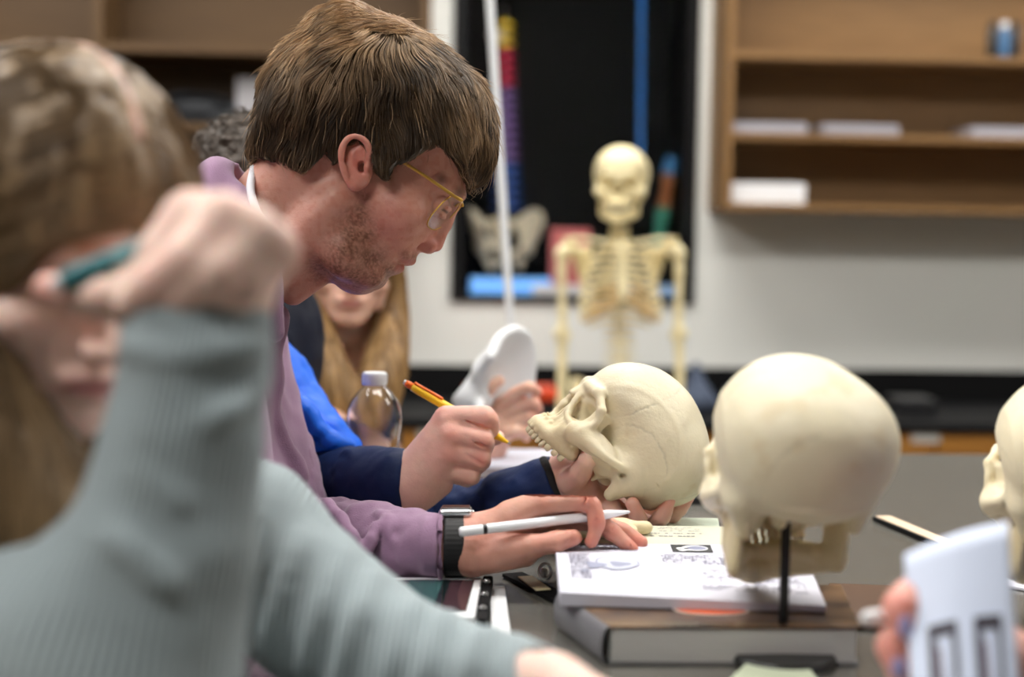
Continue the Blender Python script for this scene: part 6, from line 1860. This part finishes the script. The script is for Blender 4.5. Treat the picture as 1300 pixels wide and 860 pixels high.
# white hip bone in her hand
z_ = nrm(V3(.80, .60, .05)); y_ = V3(-.12, .26, -.95); y_ = nrm(y_ - z_ * (y_ @ z_)); x_ = -np.cross(y_, z_); Rl = np.stack([x_, y_, z_]) * 1.02
hub = K_(606, 503, .03); p0 = hub - V3(.078, .005, -.02) @ Rl
V, Q = _HIP[.004]; V = relax(V, Q, 2); Vw = c2w(V @ Rl + p0)
WB = mat('bone_bright', srgb(230, 232, 234), .4, usecol=True)
me = npmesh('hip_bone_model', Vw, Q, True, np.ones((len(V), 3))); tag(link('hip_bone_model', me, WB, None, c2w(hub)), 'white plastic hip bone model held up by the blonde student', 'anatomical model')
# ================================================================== student in the ribbed grey-green sweater, nearest
HAIRW = mat('hair_dark_blonde', srgb(142, 120, 92), .42, usecol=True); SKW = SKIN('skin_near', srgb(244, 208, 194))
pw = empty('person', W(40, 860, 1.0) * V3(1, 1, 0) + V3(0, 0, ZT - .35), 'student with long dark-blonde hair in a ribbed grey-green sweater, head propped on her hand', 'person')
hw_ = C(52, 335, 1.0); V, Q, c, R = place_head(hw_, V3(.66, -.36, -.66), V3(.30, .93, -.20), 1.0)
Lb = [(V, Q, c)]
Y_ = lambda px, py, dz=0.: C(px, py, .875 - dz)
v = vol_for([Y_(40, 240), Y_(380, 420), Y_(200, 330, .08), Y_(200, 330, -.06)], .02, .0024)
ww = Y_(258, 376); v.add(cone(Y_(235, 440), ww, .031, .033), .01)
kn = [Y_(243, 275, .012), Y_(282, 278, .024), Y_(320, 296, .020), Y_(348, 318, .008)]
for m_ in kn: v.add(cone(ww, m_, .034, .0145), .014)
v.add(ell(Y_(265, 325, .0), (.040, .030, .028)), .014)
finger(v, [kn[0], Y_(205, 322, .020), Y_(176, 362, .014), Y_(120, 378, .016)], [.0145, .0125, .0112, .0088], k=.007)
finger(v, [kn[1], Y_(238, 330, .040), Y_(196, 362, .034), Y_(165, 388, .024)], [.0145, .0128, .0115, .009], k=.007)
finger(v, [kn[2], Y_(278, 345, .040), Y_(238, 372, .036), Y_(205, 392, .022)], [.0140, .0122, .0110, .0088], k=.007)
finger(v, [kn[3], Y_(312, 362, .026), Y_(275, 385, .026), Y_(250, 396, .012)], [.0128, .0108, .0098, .0078], k=.007)
finger(v, [Y_(222, 372, -.010), Y_(160, 382, -.012), Y_(105, 374, -.002), Y_(62, 366, .0)], [.019, .0135, .0118, .0092], k=.010)
v.disp(lambda P: noise(P, 55, 8, 2) * .0006, .01)
Lb.append(volVQ(v, skin_paint([(Y_(62, 366), .014, RED_), (kn[0], .013, (1, .84, .82)), (kn[3], .014, (1, .80, .80)), (kn[1], .012, (1, .88, .86))])))
# the hand lying forward on the table
v = vol_for([C(680, 900, 1.0), C(860, 960, 1.0)], .06, .003)
wf = C(700, 888, 1.03); v.add(cone(C(640, 872, 1.06), wf, .030, .027), .01)
for i, (dy, dz) in enumerate(((0, -.028), (2, -.008), (8, .012), (16, .028))):
    m_ = C(765, 893 + dy, 1.0 + dz); v.add(cone(wf, m_, .026, .0135), .012); finger(v, [m_, C(805, 905 + dy, .99 + dz), C(835, 925 + dy, .985 + dz), C(850, 940 + dy, .98 + dz)], [.0125, .011, .0095, .008])
finger(v, [C(715, 900, 1.0), C(750, 925, .96), C(785, 935, .945), C(810, 940, .94)], [.016, .0125, .011, .009], k=.008)
Lb.append(volVQ(v))
sR, sL = C(-140, 880, .95), C(200, 690, 1.25)
eR, eL = C(150, 985, .88), C(395, 770, 1.17)
v = vol_for([sR, sL, eR, C(-60, 1500, 1.1), C(640, 870, 1.06)], .14, .007)
v.add(cone(hw_ + V3(-.03, -.06, .03), C(-20, 640, 1.10), .05, .055)); v.add(cone(C(-40, 840, 1.08), C(-90, 1350, 1.1), .11, .13), .03); v.add(cone(C(-20, 640, 1.10), C(-30, 780, 1.1), .055, .08), .03)
v.add(cone(sR, eR, .045, .038), .02); v.add(cone(eR, ww, .038, .027), .01); v.add(cone(sL, C(300, 690, 1.2), .045, .04), .02); v.add(cone(C(300, 690, 1.2), C(400, 778, 1.17), .040, .036), .01); v.add(cone(C(400, 778, 1.17), C(520, 842, 1.12), .036, .032), .01); v.add(cone(C(520, 842, 1.12), C(640, 872, 1.065), .032, .027), .01)
for k_ in (-1, 1): v.add(cone(C(-60, 1400, 1.1), C(260, 1500, 1.1 + .11 * k_), .085, .062), .04)
Lb.append(volVQ(v))
finish('body', Lb, SKW, pw)

SW = mat('ribbed_knit', srgb(170, 185, 190), .85, usecol=True, sheen=.2)
_n = SW.node_tree; _a = _n.nodes.new('ShaderNodeAttribute'); _a.attribute_name = 'rib'; _m = _n.nodes.new('ShaderNodeMath'); _m.operation = 'MULTIPLY'; _m.inputs[1].default_value = 2 * PI / .0042
_s = _n.nodes.new('ShaderNodeMath'); _s.operation = 'SINE'; _b = _n.nodes.new('ShaderNodeBump'); _b.inputs['Distance'].default_value = .0011; _b.inputs['Strength'].default_value = 1.
_n.links.new(_a.outputs['Fac'], _m.inputs[0]); _n.links.new(_m.outputs[0], _s.inputs[0]); _n.links.new(_s.outputs[0], _b.inputs['Height']); _n.links.new(_b.outputs[0], _n.nodes['Principled BSDF'].inputs['Normal'])
cu = Y_(252, 398)
v = vol_for([Y_(250, 380), eR, C(-60, 700, .93)], .11, .0035)
ax = [(Y_(254, 384), .0415), (Y_(248, 440), .0435), (Y_(235, 560, .004), .0455), (Y_(205, 700, .0), .056), (Y_(165, 860, .0), .064), (eR, .066)]
for (a, ra), (b, rb) in zip(ax[:-1], ax[1:]): v.add(cone(a, b, ra, rb), .006)
v.add(cone(eR, sR, .064, .085), .02); v.add(cone(Y_(95, 800, .0), sR, .055, .085), .03)
for P_, r in (([(150, 590, .02), (185, 600, .040), (230, 640, .046)], .005), ([(160, 440, .03), (230, 452, .042), (320, 440, .03)], .004), ([(110, 680, .02), (160, 690, .05), (215, 740, .054)], .006), ([(330, 480, .0), (300, 520, .036), (240, 545, .040)], .004)):
    PP_ = catmull(np.array([Y_(*q) for q in P_]), 4)
    for a, b in zip(PP_[:-1], PP_[1:]): v.add(cone(a, b, r, r), .010)
v.disp(lambda P: noise(P * V3(.8, 1.3, 1), 16, 4, 2) * .003, .03); v.cut(cone(Y_(262, 330), Y_(252, 392), .040, .036), .003)
V1 = volVQ(v); u1 = limb_u(V1[0], eR, ww, V3(0, 0, -1)) * .048
v = vol_for([C(300, 600, 1.2), C(720, 880, 1.03), C(300, 860, 1.2), sL], .10, .0035)
ax = [(sL, .076), (C(250, 672, 1.22), .071), (C(310, 696, 1.2), .067), (C(400, 774, 1.17), .057), (C(520, 848, 1.12), .0485), (C(640, 886, 1.065), .043), (C(712, 900, 1.03), .0385)]
for (a, ra), (b, rb) in zip(ax[:-1], ax[1:]): v.add(cone(a, b, ra, rb), .01)
for i, x in enumerate((335, 385, 430, 470, 520, 560, 610)):
    yy = np.interp(x, [300, 400, 520, 640, 712], [690, 774, 848, 886, 900]); r_ = np.interp(x, [300, 400, 520, 640, 712], [.067, .057, .0485, .043, .0385]); dd_ = np.interp(x, [300, 400, 520, 640, 712], [1.2, 1.17, 1.12, 1.065, 1.03])
    c0 = C(x, yy, dd_); PP_ = [c0 + V3(.0 + .012 * math.cos(a) + .02 * (a - 1.2), r_ * .96 * math.sin(a), -r_ * .96 * math.cos(a)) for a in np.linspace(-.5, 1.55, 9)]
    for a, b in zip(PP_[:-1], PP_[1:]): v.add(cone(a, b, .0045, .0045), .010)
v.disp(lambda P: noise(P * V3(1.3, .8, 1), 24, 9, 2) * .004, .03); v.cut(cone(C(705, 880, 1.035), C(790, 900, .99), .0345, .040), .003)
V2 = volVQ(v); u2 = V2[0][:, 0] * .8 - V2[0][:, 1] * .1            # ribs cross this sleeve as the knit rucks up
v = vol_for([sR, sL, C(-60, 1450, 1.1)], .2, .008)
v.add(cone(C(-50, 900, 1.08), C(-90, 1380, 1.1), .125, .145)); v.add(cone(sR, sL, .080, .074), .04); v.add(cone(C(-30, 800, 1.12), C(-30, 860, 1.1), .070, .10), .03)
v.cut(cone(hw_ + V3(-.03, -.07, .02), C(-20, 640, 1.1), .055, .060), .01); v.disp(lambda P: noise(P, 16, 4, 2) * .006, .03)
V3_ = volVQ(v); u3 = V3_[0][:, 0]
finish('sweater', [V1, V2, V3_], SW, pw, rib=[u1, u2, u3])

ho, hv = long_hair(pw, hw_, R, HAIRW, [[(-110, 300, .95, .04), (-95, 430, .94, .045), (-50, 540, .94, .045), (15, 630, .94, .040), (62, 695, .93, .030), (106, 750, .93, .012)],
                                       [(-60, 300, 1.0, .06), (-40, 500, 1.0, .06), (20, 620, 1.0, .05), (80, 680, 1.0, .03)]], ((.55, .50, .44), (1.35, 1.28, 1.16)), 9000, 8, h=.0035, srad=.0006,
                    face=((.125, 0, -.042), (.086, .084, .100)), cap=(.112, .092, .109))
# pale parting line on the crown: strip of scalp
P_ = [hw_ + R[0] * math.cos(t) * .1090 + R[2] * (.038 + .1060 * math.sin(t)) - R[0] * .006 for t in np.linspace(math.radians(42), math.radians(100), 14)]
v = vol_for(P_, .02, .002)
for a, b in zip(P_[:-1], P_[1:]): v.add(cone(a, b, .0042, .0042), .002)
finish('hair_parting', [volVQ(v, lambda V: np.ones((len(V), 3)) * V3(.70, .60, .55))], SKW, ho)
# teal pen between finger and thumb
a, b = Y_(78, 358, .016), Y_(235, 292, .0)
ax = b - a; Lp = np.linalg.norm(ax); Rw = axes(nrm(c2w(nrm(ax)) - CAMP)); Rst = np.stack([Rw[1], Rw[2], Rw[0]])
pt = empty('pen', c2w(a), 'teal pen held between finger and thumb beside her face', 'pen')
MB().lathe([(0, 0), (.005, 0), (.0062, .003), (.0062, .028), (.0062, .03)], 20, R=Rst, c=c2w(a)).build('pen_cap', mat('teal_plastic', srgb(12, 110, 120), .35), pt, sm=True)
MB().lathe([(.0058, .0302), (.0058, Lp), (0, Lp)], 20, R=Rst, c=c2w(a)).build('barrel', mat('pale_teal_plastic', srgb(96, 150, 158), .35), pt, sm=True)
MB().lathe([(0, -.006), (.0036, -.006), (.0048, -.0003), (0, 0)], 20, R=Rst, c=c2w(a)).build('end_plug', WHP, pt, sm=True)

# ================================================================== student holding the card, at the right
pr = empty('person', W(2300, 860, 1.25) * V3(1, 1, 0) + V3(0, 0, ZT - .35), 'hand with lavender nails holding up a white picture card, blue sleeve beyond', 'person')
SKR = SKIN('skin_fourth', srgb(226, 170, 156)); T_ = lambda px, py, dz=0.: C(px, py, .995 - dz)
Lb = []; v = vol_for([T_(1100, 700), T_(1420, 940), T_(1200, 800, .04), T_(1200, 800, -.09)], .02, .002)
wq = T_(1262, 850, -.055); v.add(cone(T_(1400, 880, -.07), wq, .030, .026), .01)
for P_, R_ in (([(1205, 770, -.035), (1168, 752, -.018), (1143, 772, .008), (1150, 798, .014)], [.014, .0125, .0110, .0088]), ([(1205, 800, -.035), (1160, 796, -.02), (1134, 820, .004), (1141, 850, .010)], [.0135, .0122, .0108, .0086]), ([(1210, 835, -.035), (1168, 845, -.02), (1146, 870, .0), (1155, 895, .006)], [.013, .0115, .010, .008]), ([(1215, 865, -.035), (1180, 890, -.02), (1165, 905, .0), (1172, 920, .004)], [.012, .0105, .009, .0075])):
    v.add(cone(wq, T_(*P_[0]), .027, .014), .012); finger(v, [T_(*q) for q in P_], R_, k=.006)
finger(v, [T_(1225, 820, -.05), T_(1205, 775, -.062), T_(1190, 745, -.045), T_(1182, 730, -.030)], [.017, .013, .011, .0085], k=.008)
LAV = (.78, .92, 1.5)
Lb.append(volVQ(v, skin_paint([(T_(1150, 798, .02), .0, RED_)] if False else [(T_(1143, 770, .016), .012, RED_), (T_(1134, 822, .012), .012, RED_)])))
v = vol_for([T_(1400, 880, -.07), C(1700, 1000, 1.2), C(2300, 420, 1.2), C(2560, 1450, 1.3)], .20, .009)
v.add(cone(T_(1380, 876, -.07), C(1700, 935, 1.12), .028, .038)); v.add(cone(C(1700, 935, 1.12), C(2130, 640, 1.2), .038, .048), .02); v.add(cone(C(2290, 640, 1.3), C(2640, 1400, 1.3), .11, .13), .03); v.add(cone(C(2130, 420, 1.28), C(2160, 600, 1.3), .05, .06), .03)
Lb.append(volVQ(v))
hq = C(2110, 300, 1.26); V, Q, c, R = place_head(hq, V3(-.9, -.35, .1), V3(-.3, .95, 0), 1.0); Lb.append((V, Q, c))
finish('body', Lb, SKR, pr)
NP = mat('nail_lavender', srgb(176, 168, 214), .2, coat=.5)
for q, Rn in (((1149.5, 797, .0225), 1), ((1141, 849, .0185), 1)):
    v = vol_for([T_(*q)], .012, .0009); v.add(ell(T_(*q), (.0052, .0078, .0018))); finish('fingernail', [volVQ(v)], NP, pr)
v = vol_for([C(1320, 860, 1.02), C(2200, 620, 1.3), C(2560, 1450, 1.3)], .24, .009); v.add(cone(C(2290, 640, 1.3), C(2640, 1420, 1.3), .135, .15)); v.add(cone(C(2140, 640, 1.2), C(1700, 935, 1.12), .07, .058), .03); v.add(cone(C(1700, 935, 1.12), T_(1306, 862, -.062), .056, .040), .02)
v.cut(cone(T_(1310, 862, -.062), T_(1200, 830, -.05), .035, .035), .003); v.disp(lambda P: noise(P, 18, 4, 2) * .006, .03)
finish('sweatshirt', [volVQ(v)], mat('royal_blue_cotton', srgb(60, 96, 170), .85, usecol=True), pr)
v = vol_for([hq], .16, .004); A = np.stack([nrm(R[0]), nrm(R[1]), nrm(R[2])]); v.add(ell(hq + R[0] * -.01 + R[2] * .035, (.107, .09, .105), A)); v.cut(ell(hq + R[0] * .13 + R[2] * -.03, (.072, .075, .10), A), .01); v.cut(rbox(hq + R[2] * -.11, (.2, .2, .07), .01, A), .01)
finish('hair', [volVQ(v)], HAIRD, pr)
# white pen behind the fingers
a, b = T_(1098, 786, .004), T_(1160, 780, -.03); ax = b - a; Lp = np.linalg.norm(ax); Rw = axes(nrm(c2w(nrm(ax)) - CAMP)); Rst = np.stack([Rw[1], Rw[2], Rw[0]])
MB_ = MB().lathe([(0, -.002), (.003, -.001), (.0052, .004), (.0055, .008), (.0055, Lp), (0, Lp)], 20, R=Rst, c=c2w(a)).build('pen', WHP, None, sm=True); tag(MB_, 'white pen end poking out between the lavender-nailed fingers', 'pen')
# the card
T_ = lambda px, py, dz=0.: C(px, py, .96 - dz)
cd = empty('picture_card', c2w(T_(1222, 870)), 'white card with dark bone pictures held up in a lavender-nailed hand', 'card')
c4 = [T_(1160, 930, .03), T_(1298, 930, .035), T_(1280, 662, -.045), T_(1148, 704, -.05)]
V_ = []; nu, nv = 12, 10; nC = nrm(np.cross(c4[1] - c4[0], c4[3] - c4[0])); nC = nC if nC[2] < 0 else -nC
cf = lambda u, v_, o: c2w(lerp4(c4, u, v_) + nC * (.006 * math.sin(PI * u) + o))
for o in (0, -.0006):
    for j in range(nv + 1):
        for i in range(nu + 1): V_.append(cf(i / nu, j / nv, o))
w_ = nu + 1; n1 = w_ * (nv + 1); Fs = []
for j in range(nv):
    for i in range(nu): a = j * w_ + i; Fs += [(a, a + 1, a + w_ + 1, a + w_), (n1 + a, n1 + a + w_, n1 + a + w_ + 1, n1 + a + 1)]
rim = [i for i in range(nu)] + [j * w_ + nu for j in range(nv)] + [nv * w_ + nu - i for i in range(nu)] + [(nv - j) * w_ for j in range(nv)]
for a, b in zip(rim, rim[1:] + rim[:1]): Fs.append((a, n1 + a, n1 + b, b))
MB().raw(V_, Fs).build('card_sheet', mat('card_blue_white', srgb(206, 216, 238), .5), cd, sm=True)


def cpatch(pts, m, nm='picture'):
    MB().raw([cf(u, v_, .0006) for u, v_ in pts], [tuple(range(len(pts)))]).build(nm, m, cd)


DK = mat('print_dark', srgb(60, 56, 66), .6); MD = mat('print_mauve', srgb(120, 96, 110), .6)
for u0 in (.17, .60):
    s_ = .27
    for (a, b) in (((0, .0), (.25, .47)), ((.0, .47), (1., .54)), ((.80, .0), (1., .47))):
        x0, x1 = u0 + s_ * a[0], u0 + s_ * b[0]; cpatch([(x0, a[1]), (x0 + (x1 - x0) * .5, a[1]), (x1, a[1]), (x1, b[1]), (x0 + (x1 - x0) * .5, b[1]), (x0, b[1])], DK)
    cpatch([(u0 + s_ * .3, .02), (u0 + s_ * .46, .02), (u0 + s_ * .40, .40), (u0 + s_ * .28, .44)], MD)
